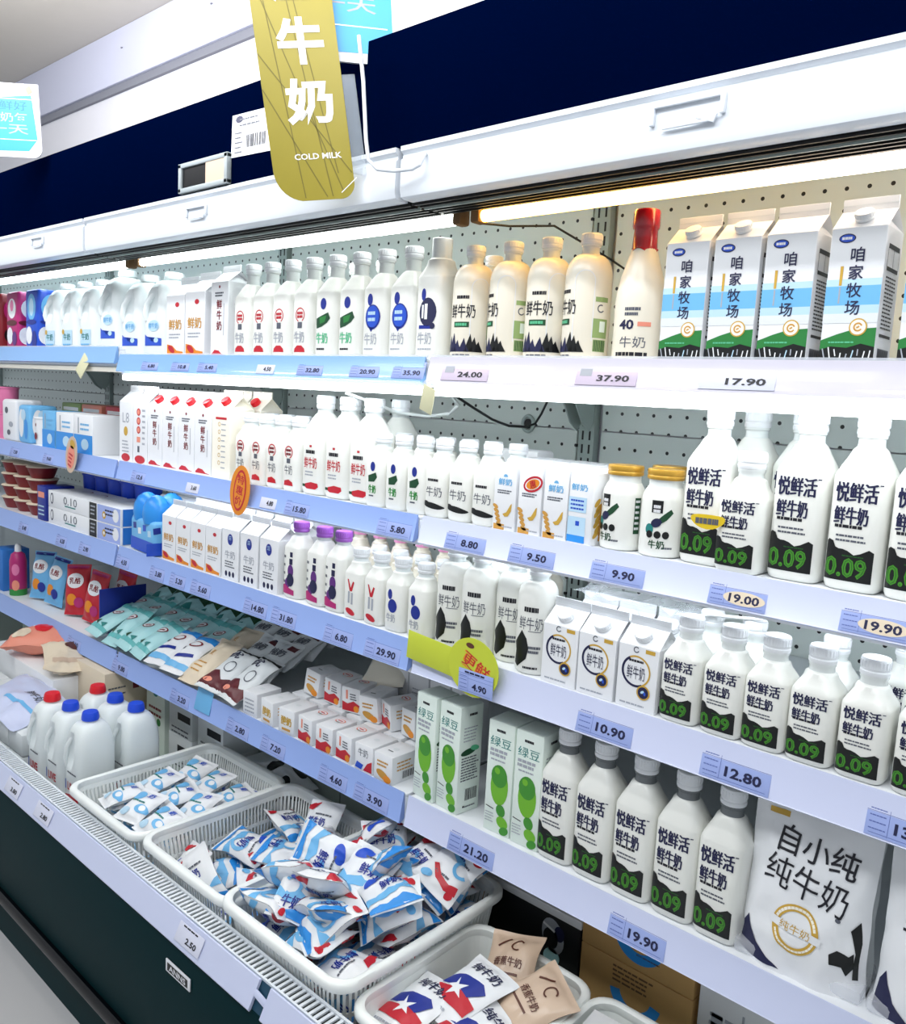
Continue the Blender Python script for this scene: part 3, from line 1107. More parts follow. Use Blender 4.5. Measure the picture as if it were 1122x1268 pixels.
oat_brick = brick('oat_milk_box', 'milk box', 0.051, 0.042, 0.124, 'paper', oat_print(0.050, 0.116))
oat_promo = brick('oat_milk_box', 'milk box', 0.051, 0.042, 0.124, 'paper', oat_print(0.050, 0.116, True))
sp = Print().text('鲜奶', -0.004, 0.098, 0.012, 'sky_blue', 1, w=0.034, bold=0.03).rect(-0.006, 0.068, 0.038, 0.026, 'sky_pale').lines(-0.006, 0.075, 0.03, 3, 0.007, 0.003, 'blue', 2, 3)
sp.rect(-0.006, 0.030, 0.038, 0.034, 'sky_pale').rect(-0.004, 0.036, 0.008, 0.008, 'blue', 2).rect(-0.006, 0.009, 0.038, 0.012, 'blue_bright', 2)
sp2 = Print()
for k in range(7):
    sp2.ell(-0.008 + 0.004 * (k % 2), 0.02 + k * 0.009, 0.010, 0.0045, 'gold_ink', 1, 0.7)
    sp2.ell(0.006, 0.016 + k * 0.009, 0.010, 0.0045, 'wheat', 2, 0.9)
oat_side = brick('oat_milk_box', 'milk box', 0.051, 0.042, 0.124, 'paper', sp, sp2)
plain_box = brick('milk_box', 'milk box', 0.051, 0.042, 0.13, 'paper', top=Print().lines(0, 0, 0.03, 2, 0.008, 0.002, 'ink_pale', 1, 3))

# --- bottles for the upper shelves
snow = Print()
snow.text('鲜牛奶', -0.004, 0.092, 0.026, 'ink', 2, w=0.056, bold=0.01)
snow.lines(-0.002, 0.118, 0.03, 1, 0.01, 0.006, 'ink', 1, 3)
snow.rect(-0.004, 0.067, 0.034, 0.010, 'green_dark', 1).lines(-0.004, 0.067, 0.028, 1, 0.01, 0.005, 'green_mint', 2, 4)
for (x, h) in ((-0.030, 0.030), (-0.020, 0.036), (-0.010, 0.022), (0.004, 0.026), (0.016, 0.034), (0.024, 0.028), (0.032, 0.020)):
    snow.poly([(x - 0.011, 0.016), (x + 0.011, 0.016), (x + 0.004, 0.016 + h * 0.6), (x + 0.001, 0.016 + h)], 'ink_navy' if x < 0.01 else 'label_black', 1 + (x > 0))
snow.lines(0, 0.010, 0.05, 1, 0.01, 0.003, 'ink_soft', 1, 5)
back = Print().rect(0, 0.105, 0.026, 0.008, 'green_tea').arc(-0.002, 0.09, 0.005, 0.007, 60, 330, 'ink_soft', 1, 12).rect(0, 0.057, 0.03, 0.032, 'green_tea').rect(0.003, 0.06, 0.012, 0.018, 'paper_mint', 2)
back.rect(0, 0.028, 0.026, 0.02, 'green_tea').barcode(0, 0.028, 0.022, 0.018, 'green_dark', 2, 5)
arch = Print().arc(0, 0.135, 0.0165, 0.0180, 0, 180, 'paper', 0, 18).rect(-0.01725, 0.085, 0.0015, 0.10, 'paper', 0).rect(0.01725, 0.085, 0.0015, 0.10, 'paper', 0)
pr_snow = rd_prof(0.0405, 0.142, 0.182, 0.0165)
snow_bottle = bottle('milk_bottle', 'milk bottle', pr_snow, [(0.0165, 0.182), (0.015, 0.187), (0.015, 0.195), (0.017, 0.197), (0.017, 0.2)], (0.0185, 0.2, 0.218), bodym='milk_cream',
                     prints=[(snow, R(14)), (back, R(105)), (arch, R(60))])
snow_turned = bottle('milk_bottle', 'milk bottle', pr_snow, [(0.0165, 0.182), (0.015, 0.187), (0.015, 0.195), (0.017, 0.197), (0.017, 0.2)], (0.0185, 0.2, 0.218), bodym='milk_cream',
                     prints=[(snow, R(-28)), (back, R(72)), (arch, R(25))])
rb = [(0.036, 0), (0.0395, 0.004), (0.0405, 0.012), (0.0405, 0.095), (0.039, 0.115), (0.034, 0.140), (0.0255, 0.168), (0.0205, 0.185), (0.0185, 0.200)]
rp = Print().text('40', -0.012, 0.060, 0.016, 'ink_navy', 1, w=0.026, bold=0.03).rect(0.018, 0.061, 0.022, 0.007, 'salmon').text('牛奶', 0, 0.032, 0.018, 'ink_soft', 1, w=0.044)
rp.lines(-0.002, 0.085, 0.028, 2, 0.008, 0.005, 'ink_soft', 1, 4).lines(0, 0.013, 0.06, 1, 0.01, 0.006, 'ink', 1, 4)
red_top = Proto('foil_topped_bottle', 'milk bottle')
red_top.part('body', MB().lathe(rb, 'milk_cream', 36))
red_top.part('label', MB().print(rp, on_body(prof_rad(rb), R(18)), sx=0.004, sy=0.02))
fo = MB()
fo.lathe([(0.0224, 0.179), (0.0208, 0.185), (0.0200, 0.200), (0.0194, 0.214), (0.0215, 0.217), (0.0222, 0.222), (0.0218, 0.243), (0.0205, 0.246), (0.017, 0.247)], 'red_foil', 30,
         fn=lambda v: v + Vector((0, 0, 0.006 * math.sin(3 * math.atan2(v.y, v.x)) if v.z < 0.181 else 0)))
red_top.part('foil_cap', fo, label='dark red foil neck and cap')


def badge(kind):
    """print of the balloon bottles: small oval, big badge, two characters"""
    p = Print()
    if kind == 'green':
        p.ell(0, 0.120, 0.010, 0.0125, 'blue_deep').poly([(-0.024, 0.088), (-0.006, 0.094), (0.017, 0.101), (0.023, 0.088), (0.014, 0.078), (-0.004, 0.070), (-0.022, 0.066), (-0.024, 0.074)], 'green_dark')
        p.poly([(-0.012, 0.09), (0.012, 0.094), (0.006, 0.08), (-0.010, 0.076)], 'green_hill', 2)
        p.text('牛奶', -0.003, 0.045, 0.024, 'green_mint', 1, w=0.040, bold=0.03).lines(-0.006, 0.021, 0.03, 1, 0.01, 0.004, 'ink', 1, 3)
    elif kind == 'blue':
        p.ell(-0.006, 0.123, 0.008, 0.0125, 'blue_deep').ell(0.003, 0.087, 0.022, 0.026, 'blue_deep').poly([(-0.008, 0.066), (0.008, 0.066), (0.0, 0.056)], 'blue_deep')
        p.ell(0.003, 0.088, 0.019, 0.0225, 'blue', 2).lines(0.003, 0.095, 0.028, 2, 0.013, 0.007, 'sky_pale', 3, 6)
        p.text('牛奶', -0.002, 0.042, 0.024, 'ink_pale', 1, w=0.038, bold=0.01).lines(-0.006, 0.021, 0.03, 1, 0.01, 0.003, 'ink_pale', 1, 3)
    elif kind == 'navy':
        p.ell(-0.008, 0.127, 0.006, 0.012, 'blue_deep').ell(0.004, 0.093, 0.022, 0.028, 'ink_navy').text('1', 0.0, 0.094, 0.03, 'paper', 2, bold=0.05).rect(-0.009, 0.094, 0.005, 0.026, 'paper', 2)
        p.rect(0.0, 0.064, 0.036, 0.007, 'blue_deep').ell(0.018, 0.066, 0.006, 0.006, 'ink_navy', 2)
        p.text('牛奶', -0.002, 0.042, 0.024, 'ink_pale', 1, w=0.038, bold=0.01).lines(0.0, 0.021, 0.04, 1, 0.01, 0.003, 'ink_pale', 1, 3)
    else:
        p.arc(0, 0.098, 0.014, 0.0165, -60, 250, 'red', 1, 20).lines(0, 0.102, 0.022, 2, 0.008, 0.006, 'red', 1, 3)
        p.rect(0, 0.075, 0.016, 0.014, 'ink_soft').text('牛奶', -0.002, 0.048, 0.026, 'ink_pale', 1, w=0.036, bold=0.02)
        p.poly([(-0.020, 0.014), (0.020, 0.014), (0.018, 0.022), (0.008, 0.029), (-0.008, 0.029), (-0.018, 0.022)], 'red')
    return p


pc = sq_prof(0.0375, 0.145, 0.180, 0.0175, 4)
NK = [(0.0175, 0.180), (0.016, 0.186), (0.016, 0.202), (0.018, 0.204), (0.018, 0.207)]
badge_b = {k: bottle('milk_bottle', 'milk bottle', pc, NK, (0.0195, 0.207, 0.230), pr=badge(k), p=4.0) for k in ('green', 'blue', 'red')}
badge_b['navy'] = bottle('milk_bottle', 'milk bottle', sq_prof(0.0375, 0.16, 0.2, 0.0215, 4), [(0.0215, 0.2), (0.0205, 0.205), (0.0205, 0.238), (0.0195, 0.239)], None, pr=badge('navy'), p=4.0)

# --- blow-moulded jugs with a pinched grip


def jug(name, cat, w, h, cr, capm, side=1, pr=None, m='hdpe', dy=1.0):
    P = Proto(name, cat)
    zs = h * 0.60
    prof = [(w * 0.86, 0, 5), (w * 0.97, h * 0.02, 5), (w, h * 0.06, 5)]
    for i in range(1, 11):
        prof.append((w, h * (0.06 + 0.54 * i / 10), 5 - 0.06 * i))
    for i in range(1, 9):
        t = i / 8
        prof.append((cr * 1.15 + (w - cr * 1.15) * math.cos(t * math.pi / 2) ** 0.9, zs + (h * 0.90 - zs) * math.sin(t * math.pi / 2) ** 1.05, 4.4 - 2.2 * t))
    prof += [(cr * 0.95, h * 0.905, 2), (cr * 0.95, h * 0.925, 2)]

    def dent(v):
        # hollow beside the moulded grip on the face towards the aisle
        a = (v.x + side * w * 0.15) / (w * 0.52)
        b = (v.z - h * 0.60) / (h * 0.20)
        q = a * a + b * b
        if v.y < -w * 0.25 * dy and q < 1:
            v = Vector((v.x, v.y + w * 0.42 * (1 - q) ** 0.8, v.z))
        return v
    mb = MB().lathe(prof, m, 56, sy=dy, fn=dent)
    P.part('body', mb)
    P.part('handle', MB().tube([(-side * w * 0.62, -w * 0.90 * dy, h * 0.42), (-side * w * 0.66, -w * 0.98 * dy, h * 0.50), (-side * w * 0.62, -w * 0.92 * dy, h * 0.62), (-side * w * 0.46, -w * 0.66 * dy, h * 0.75), (-side * w * 0.28, -w * 0.40 * dy, h * 0.83)], w * 0.13, m, 12))
    P.part('cap', MB().lathe([(cr * 1.12, h * 0.915), (cr * 1.2, h * 0.922), (cr * 1.2, h * 0.945), (cr * 1.1, h * 0.985), (cr * 1.0, h), (cr * 0.8, h)], capm, 28))
    if pr:
        P.part('label', MB().print(pr, on_body(lambda z: w, 0, 5.0, dy), sx=0.006, sy=0.03, lift=0.0005))
    return P


jl = Print().poly([(-0.045, 0.03), (0.045, 0.03), (0.045, 0.05), (0.0, 0.04), (-0.03, 0.055), (-0.045, 0.062)], 'blue', 1).ell(0.005, 0.085, 0.03, 0.016, 'sky_pale').text('鲜牛奶', 0.004, 0.085, 0.016, 'sky_blue', 2, w=0.05, bold=0.02).ell(0.02, 0.045, 0.012, 0.007, 'sky_pale', 2)
shelf_jug = jug('milk_jug', 'milk jug', 0.066, 0.238, 0.024, 'hdpe', 1, jl)
js = Print().rect(0.0, 0.035, 0.07, 0.045, 'sky_pale').text('牛奶', 0.0, 0.036, 0.022, 'teal', 2, w=0.05, bold=0.02).ell(-0.028, 0.052, 0.010, 0.008, 'gold_ink', 2).lines(0, 0.012, 0.06, 1, 0.01, 0.005, 'sky_blue', 2, 3)
small_jug = jug('milk_jug', 'milk jug', 0.060, 0.215, 0.021, 'cap_white', 1, js)
jd = Print().text('LIVE', 0.006, 0.058, 0.022, 'red', 1, w=0.044, bold=0.02).rect(-0.030, 0.058, 0.007, 0.026, 'blue').poly([(-0.036, 0.014), (0.040, 0.014), (0.040, 0.032), (0.0, 0.038), (-0.036, 0.028)], 'red').lines(0.008, 0.096, 0.05, 1, 0.01, 0.004, 'ink_soft', 1, 3)
jug_red = jug('milk_jug', 'milk jug', 0.0485, 0.25, 0.0185, 'red_cap', 1, jd, dy=1.08)
jug_blue = jug('milk_jug', 'milk jug', 0.0485, 0.25, 0.0185, 'blue_cap', 1, jd, dy=1.08)

# --- second and third shelf bottles


def redlabel():
    p = Print().rect(0, 0.112, 0.008, 0.005, 'red').lines(0, 0.099, 0.034, 1, 0.01, 0.008, 'ink', 1, 4).text('鲜牛奶', 0, 0.074, 0.026, 'red', 1, w=0.045, bold=0.012).lines(0, 0.053, 0.036, 2, 0.007, 0.003, 'ink_pale', 1, 6)
    p.poly([(-0.026, 0.022), (-0.012, 0.026), (0.005, 0.030), (0.026, 0.028), (0.028, 0.020), (0.02, 0.014), (-0.01, 0.014)], 'red').rect(-0.022, 0.021, 0.012, 0.006, 'green_dark', 2)
    return p


big_red = bottle('milk_bottle', 'milk bottle', sq_prof(0.0405, 0.142, 0.188, 0.0185, 4), [(0.0185, 0.188), (0.0178, 0.195), (0.019, 0.198)], (0.021, 0.198, 0.228), pr=redlabel(), p=4.0)


def mini(kind):
    p = Print()
    if kind == 'red':
        p.arc(0, 0.082, 0.011, 0.0135, -70, 240, 'red', 1, 16).lines(0, 0.086, 0.018, 2, 0.008, 0.005, 'red_dark', 1, 3).rect(0, 0.064, 0.012, 0.010, 'ink_soft').text('牛奶', 0, 0.045, 0.02, 'ink_soft', 1, w=0.026, bold=0.0)
        p.poly([(-0.014, 0.012), (0.016, 0.012), (0.014, 0.020), (0.002, 0.025), (-0.012, 0.022)], 'red')
    elif kind == 'green':
        p.ell(0.0, 0.086, 0.007, 0.010, 'blue_deep').poly([(-0.013, 0.066), (0.010, 0.074), (0.014, 0.064), (0.006, 0.054), (-0.012, 0.053)], 'green_dark').text('牛奶', 0, 0.038, 0.018, 'green_leaf', 1, w=0.022, bold=0.04).rect(-0.002, 0.024, 0.014, 0.003, 'ink_soft')
    elif kind == 'white':
        p.lines(0, 0.075, 0.03, 1, 0.01, 0.005, 'ink', 1, 3).text('牛奶', 0.002, 0.052, 0.020, 'ink_soft', 1, w=0.040, bold=0.0).ell(0, 0.024, 0.027, 0.006, 'label_black', 1, -0.1).ell(-0.018, 0.029, 0.008, 0.004, 'label_black', 1)
    elif kind == 'purple':
        p.rect(0.006, 0.107, 0.010, 0.012, 'ink_navy').rect(0.005, 0.090, 0.012, 0.014, 'ink_navy')
        p.ell(0.004, 0.067, 0.0105, 0.016, 'purple').ell(0.004, 0.046, 0.013, 0.016, 'ink_navy', 2).ell(-0.006, 0.038, 0.010, 0.012, 'purple', 1)
        p.poly([(-0.026, 0.012), (0.018, 0.010), (0.018, 0.022), (0.0, 0.026), (-0.016, 0.034), (-0.026, 0.030)], 'magenta', 3).lines(-0.02, 0.1, 0.012, 4, 0.02, 0.006, 'ink_soft', 1, 4)
    elif kind == 'blue':
        p.ell(-0.006, 0.080, 0.0065, 0.011, 'blue_deep').ell(0.002, 0.056, 0.013, 0.0145, 'blue_deep').text('牛奶', -0.002, 0.030, 0.018, 'ink_pale', 1, w=0.026, bold=0.02)
    elif kind == 'redfork':
        p.poly([(-0.010, 0.088), (-0.006, 0.088), (0.001, 0.070), (0.008, 0.085), (0.012, 0.083), (0.006, 0.062), (-0.002, 0.062)], 'red').rect(-0.004, 0.048, 0.006, 0.026, 'ink_pale').rect(0.006, 0.046, 0.006, 0.026, 'ink_pale')
        p.ell(0.001, 0.016, 0.015, 0.007, 'red', 1, -0.3)
    return p


pm = sq_prof(0.029, 0.100, 0.128, 0.0165, 4)
NM = [(0.0165, 0.128), (0.0155, 0.134), (0.017, 0.136)]
minis = {k: bottle('milk_bottle', 'milk bottle', pm, NM, (0.0185, 0.136, 0.156), pr=mini(k), p=4.0, neckm='hdpe') for k in ('red', 'green', 'white', 'blue', 'redfork')}
pp = sq_prof(0.0325, 0.122, 0.152, 0.0165, 4)
NP = [(0.0165, 0.152), (0.0155, 0.158), (0.017, 0.160)]
purple_b = bottle('yogurt_bottle', 'yogurt bottle', pp, NP, (0.0195, 0.160, 0.184), capm='purple_cap', pr=mini('purple'), p=4.0, neckm='hdpe')
pink_b = bottle('yogurt_bottle', 'yogurt bottle', sq_prof(0.031, 0.13, 0.165, 0.0175, 3), [(0.0175, 0.165), (0.0165, 0.172), (0.018, 0.175)], (0.0205, 0.175, 0.203), capm='pink_cap', bodym='milk_cream', neckm='milk_cream')
cream_b = bottle('cream_bottle', 'milk bottle', sq_prof(0.031, 0.11, 0.145, 0.0175, 3), [(0.0175, 0.145), (0.0165, 0.150), (0.018, 0.152)], (0.020, 0.152, 0.176), bodym='milk_cream', neckm='milk_cream')


def cow_print():
    p = Print().lines(0.004, 0.122, 0.030, 1, 0.01, 0.009, 'ink', 1, 3)
    p.text('鲜牛奶', 0.003, 0.096, 0.024, 'ink_soft', 1, w=0.048, bold=0.0).rect(0.012, 0.082, 0.024, 0.0012, 'ink_soft')
    p.poly([(-0.030, 0.018), (-0.020, 0.012), (-0.010, 0.028), (-0.001, 0.030), (0.003, 0.050), (-0.002, 0.068), (-0.013, 0.082), (-0.012, 0.066), (-0.021, 0.070), (-0.024, 0.052), (-0.032, 0.056), (-0.027, 0.042)], 'label_black')
    p.lines(0.014, 0.052, 0.024, 2, 0.008, 0.005, 'ink_soft', 1, 4).lines(0.008, 0.014, 0.03, 1, 0.01, 0.004, 'ink', 1, 4)
    return p


cow_b = bottle('milk_bottle', 'milk bottle', rd_prof(0.0375, 0.138, 0.172, 0.0175), [(0.0175, 0.172), (0.0165, 0.178), (0.018, 0.181)], (0.0205, 0.181, 0.206), pr=cow_print(), ang=R(12), neckm='hdpe')

# --- gold-lidded glass jars
jar = Proto('milk_jar', 'milk jar')
jp = [(0.030, 0), (0.0345, 0.003), (0.0355, 0.010), (0.0355, 0.092), (0.0345, 0.100), (0.030, 0.109), (0.0275, 0.113)]
jar.part('body', MB().lathe(jp, 'milk', 36))
jar.part('neck', MB().lathe([(0.0275, 0.113), (0.0265, 0.116), (0.0265, 0.124), (0.0272, 0.126)], 'neck', 28))
jar.part('lid', MB().lathe([(0.029, 0.125), (0.030, 0.1265), (0.030, 0.130), (0.0292, 0.1315), (0.030, 0.133), (0.030, 0.139), (0.029, 0.1415), (0.026, 0.142)], 'gold', 32), label='gold screw lid')
jq = Print().rect(-0.006, 0.083, 0.018, 0.020, 'label_black').lines(-0.006, 0.083, 0.012, 2, 0.007, 0.005, 'paper', 2, 3)
jq.poly([(-0.022, 0.046), (-0.006, 0.060), (0.006, 0.072), (0.016, 0.080), (0.020, 0.074), (0.010, 0.062), (-0.004, 0.052)], 'green_dark').ell(-0.006, 0.057, 0.009, 0.007, 'ink_navy', 2, 0.5).ell(-0.017, 0.046, 0.007, 0.009, 'teal', 2)
for x in (-0.016, -0.003, 0.010):
    jq.ell(x, 0.038, 0.0055, 0.006, 'label_black', 3)
jq.text('牛奶', -0.004, 0.022, 0.014, 'green_dark', 1, w=0.026, bold=0.02).lines(0.014, 0.017, 0.018, 1, 0.01, 0.003, 'ink_soft', 1, 3)
jar.part('label', MB().print(jq, on_body(prof_rad(jp), R(22)), sx=0.004, sy=0.02))
jar_t = Proto('milk_jar', 'milk jar')
jar_t.parts = jar.parts[:3]
jar_t.part('label', MB().print(jq, on_body(prof_rad(jp), R(-12)), sx=0.004, sy=0.02))
jar_t.part('side_label', MB().print(Print().rect(0, 0.06, 0.012, 0.06, 'green_dark').lines(0, 0.084, 0.01, 6, 0.009, 0.004, 'paper', 2, 4), on_body(prof_rad(jp), R(72)), sx=0.004, sy=0.02))

# --- pouches


def pouch(name, cat, w, l, t, m, pr=None, seed=1, crimp=0.010, wr=0.003, nx=18, ny=24, pw=2.4, both=False):
    """flat-lying filled bag, thickest in the middle, crimped at both ends"""
    P = Proto(name, cat)
    li = l - 2 * crimp
    off = Vector((seed * 7.3, seed * 3.1, 0))

    def hgt(x, y):
        a = max(0.0, 1 - abs(2 * x / w) ** pw)
        b = max(0.0, 1 - abs(2 * y / li) ** pw)
        return t / 2 * (a ** 0.6) * (b ** 0.55)

    def surf(x, y, sg, o=0.0):
        k = 1 - 0.10 * (max(0.0, 1 - abs(2 * y / li) ** 2.0)) if abs(y) < li / 2 else 1.0
        edge = min(1.0, abs(2 * y / l)) ** 2
        q = noise.noise(Vector((x * 55, y * 40, sg * 3)) + off) * wr * (0.5 + edge) + noise.noise(Vector((x * 140, y * 30, sg * 5)) + off) * wr * 0.6 * edge
        bend = noise.noise(Vector((x * 14, y * 14, 9)) + off) * wr * 2.2
        h = hgt(x, y)
        e = min(1.0, h / (t * 0.12))
        return Vector((x * k, y, sg * (h + 0.0004) + q * e * sg + bend + o * sg))
    mb = MB()
    for sg in (1, -1):
        vs, fs = [], []
        for j in range(ny + 1):
            for i in range(nx + 1):
                x = -w / 2 + w * i / nx
                y = -l / 2 + l * j / ny
                vs.append(surf(x, y, sg))
        for j in range(ny):
            for i in range(nx):
                a = j * (nx + 1) + i
                f = (a, a + 1, a + nx + 2, a + nx + 1)
                fs.append(f if sg > 0 else tuple(reversed(f)))
        mb.add(vs, fs, m)
    if pr:
        mb.print(pr, lambda a, b, o: surf(a, b, 1, o + 0.0009), sx=w / 18, sy=l / 24)
        if both:
            mb.print(pr, lambda a, b, o: surf(-a, b, -1, o + 0.0009), sx=w / 18, sy=l / 24)
    P.part('pouch', mb, angle=60)
    return P


def milk_pouch(seed):
    p = Print()
    a = 1 if seed % 2 else -1
    p.poly([(-0.05, -0.004), (-0.03, -0.020), (0.0, -0.010), (0.03, -0.026), (0.05, -0.014), (0.05, -0.034), (0.02, -0.028), (-0.02, -0.036), (-0.05, -0.024)], 'sky_blue', 0)
    p.poly([(-0.05, -0.042), (-0.02, -0.050), (0.02, -0.040), (0.05, -0.052), (0.05, -0.060), (-0.05, -0.060)], 'blue_bright', 1)
    p.arc(0.022 * a, -0.004, 0.014, 0.022, -120, 150, 'sky_blue', 1, 14)
    if seed in (1, 4):
        p.text('鲜牛奶', -0.006, 0.012, 0.022, 'blue_deep', 2, w=0.056, bold=0.03)
        p.poly([(-0.048, 0.050), (-0.015, 0.060), (-0.02, 0.046), (-0.034, 0.038), (-0.048, 0.040)], 'red', 2)
    elif seed == 2:
        p.text('牛奶', -0.012, -0.034, 0.024, 'blue_deep', 2, w=0.04, bold=0.03)
        p.poly([(-0.045, 0.044), (-0.02, 0.050), (0.01, 0.042), (0.034, 0.022), (0.026, 0.016), (0.004, 0.032), (-0.022, 0.038), (-0.042, 0.030)], 'red', 2)
        p.ell(0.03, 0.046, 0.012, 0.008, 'sky_blue', 1, 0.3)
    else:
        p.ell(-0.02, 0.035, 0.022, 0.012, 'blue', 1, 0.4).text('鲜奶', 0.010, 0.004, 0.024, 'blue_deep', 3, w=0.046, bold=0.03)
        p.poly([(0.012, 0.056), (0.044, 0.050), (0.036, 0.030), (0.024, 0.036)], 'red', 2)
    p.ell(0.034 * a, 0.050, 0.009, 0.006, 'red', 2, 0.4)
    p.lines(0.010, 0.030, 0.05, 1, 0.01, 0.004, 'ink_soft', 2, seed)
    return pouch('milk_pouch', 'milk pouch', 0.100, 0.130, 0.038, 'paper', p, seed, wr=0.0055, both=True)


pouches = [milk_pouch(s) for s in (1, 2, 3, 4)]
q = Print().ell(-0.02, 0.02, 0.018, 0.016, 'sky_blue').ell(0.022, -0.014, 0.022, 0.012, 'sky_blue').ell(0.024, -0.012, 0.01, 0.008, 'paper', 2).ell(-0.02, -0.03, 0.016, 0.010, 'sky_pale').text('奶', 0.012, 0.03, 0.018, 'blue', 2, bold=0.03).lines(-0.005, 0.003, 0.05, 1, 0.01, 0.004, 'teal', 2, 3)
small_pouch = [pouch('milk_pouch', 'milk pouch', 0.085, 0.105, 0.030, 'paper', q, s, both=True) for s in (11, 12)]
q = Print()
q.poly([(-0.055, -0.044), (0.055, -0.044), (0.055, -0.018), (0.02, -0.012), (-0.055, -0.022)], 'red', 1).poly([(-0.05, -0.018), (0.0, -0.012), (0.03, -0.016), (0.048, 0.012), (0.03, 0.022), (-0.02, 0.016), (-0.044, 0.004)], 'blue_deep', 2)
q.poly([(-0.02, 0.006), (-0.006, -0.008), (0.012, 0.002), (0.006, -0.014), (0.022, -0.026), (0.0, -0.022), (-0.012, -0.034), (-0.012, -0.018), (-0.028, -0.016), (-0.014, -0.008)], 'paper', 3)
q.text('纯牛奶', 0.004, 0.045, 0.022, 'ink_navy', 2, w=0.076, bold=0.02).lines(-0.01, -0.056, 0.06, 1, 0.01, 0.004, 'ink_pale', 2, 4)
star_pouch = [pouch('milk_pouch', 'milk pouch', 0.118, 0.148, 0.030, 'paper', q, s) for s in (21, 22)]
q = Print().text('香蕉牛奶', 0, 0.0, 0.016, 'brown', 2, w=0.06, bold=0.02).rect(0, -0.02, 0.05, 0.004, 'brown', 1, 0.05).arc(0.01, 0.035, 0.01, 0.013, 30, 300, 'brown', 1, 14).rect(-0.02, 0.04, 0.03, 0.004, 'brown', 1, 0.8)
tan_pouch = [pouch('milk_pouch', 'milk pouch', 0.105, 0.135, 0.032, 'tan_pack', q, s, wr=0.005) for s in (31, 32)]


def aqua_pouch(seed, kind):
    p = Print()
    w, l = 0.10, 0.17
    if kind == 'aqua':
        p.rect(0, 0.058, w, 0.02, 'aqua_deep', 0).rect(0, -0.055, w, 0.014, 'aqua_deep', 0).poly([(-0.04, -0.04), (-0.01, -0.03), (-0.014, -0.05)], 'green_dark', 1).poly([(0.0, -0.04), (0.03, -0.03), (0.026, -0.05)], 'teal', 1)
        p.ell(0.0, 0.02, 0.026, 0.012, 'red_dark', 1, 0.3).ell(0.0, 0.02, 0.021, 0.009, 'paper', 2, 0.3).rect(0.0, 0.02, 0.026, 0.006, 'red_dark', 3, 0.3)
    elif kind == 'blue':
        p.rect(0, 0.055, w, 0.022, 'blue_bright', 0).rect(0, -0.06, w, 0.018, 'sky_blue', 0).poly([(-0.04, -0.028), (0.03, -0.012), (0.036, -0.022), (-0.03, -0.04)], 'blue_deep', 1)
        p.ell(0.0, 0.022, 0.026, 0.012, 'red_dark', 1, 0.2).ell(0.0, 0.022, 0.02, 0.008, 'paper', 2, 0.2).ell(-0.028, 0.0, 0.006, 0.006, 'ink_navy', 1)
    elif kind == 'green':
        p.poly([(-0.045, 0.07), (0.0, 0.06), (0.045, 0.07), (0.045, 0.03), (0.0, 0.045), (-0.045, 0.02)], 'green_dark', 0).poly([(-0.03, -0.06), (0.02, -0.03), (0.04, -0.06)], 'green_mint', 1).poly([(-0.04, -0.01), (0.0, 0.02), (0.03, -0.02)], 'teal', 1)
    elif kind == 'brown':
        p.poly([(-0.05, -0.03), (-0.01, -0.02), (0.02, -0.045), (0.05, -0.03), (0.05, -0.075), (-0.05, -0.075)], 'maroon', 0).ell(0.012, 0.0, 0.022, 0.013, 'paper_grey', 1).arc(0.012, 0.0, 0.016, 0.019, 0, 360, 'ink_soft', 2, 16).text('优', -0.018, 0.045, 0.03, 'ink_navy', 1, w=0.05, bold=0.02).rect(0.0, 0.07, w, 0.01, 'label_black', 0)
        p.ell(-0.02, -0.058, 0.018, 0.008, 'salmon', 1)
    else:
        p.text('纯奶', 0, 0.03, 0.03, 'ink_soft', 1, w=0.06, bold=0.03).ell(0.02, -0.02, 0.02, 0.014, 'ink_navy', 1, 0.4).poly([(-0.04, -0.05), (0.0, -0.03), (0.03, -0.06)], 'ink_soft', 1).rect(0.03, 0.06, 0.03, 0.02, 'maroon', 1).lines(0, -0.06, 0.07, 2, 0.008, 0.003, 'ink', 1, seed)
    return pouch('yogurt_pouch', 'yogurt pouch', w, l, 0.034, {'aqua': 'aqua', 'blue': 'paper', 'green': 'aqua', 'brown': 'paper_grey', 'silver': 'paper_grey'}[kind], p, seed, wr=0.004)


shelf_pouch = {k: [aqua_pouch(40 + 3 * i + s, k) for s in (0, 1)] for i, k in enumerate(('aqua', 'blue', 'green', 'brown', 'silver'))}
q = Print().text('麦', 0, 0.02, 0.02, 'wheat', 1).lines(0, -0.02, 0.05, 3, 0.014, 0.004, 'wheat', 1, 4)
tan_bag = pouch('yogurt_pouch', 'yogurt pouch', 0.10, 0.17, 0.036, 'beige', q, 77, wr=0.005)


def snack(seed, m, stripe):
    p = Print().ell(0, 0.03, 0.038, 0.026, 'paper', 1).text('乳酪', 0, 0.03, 0.022, 'red_dark', 2, w=0.05, bold=0.03).ell(-0.012, -0.035, 0.022, 0.02, 'orange', 1).ell(0.018, -0.045, 0.02, 0.018, stripe, 2).rect(0, 0.078, 0.09, 0.01, stripe, 0)
    return pouch('snack_bag', 'snack bag', 0.105, 0.175, 0.04, m, p, seed)


snack_red, snack_blue = snack(61, 'red', 'magenta'), snack(62, 'sky_blue', 'blue_deep')

# --- perforated baskets


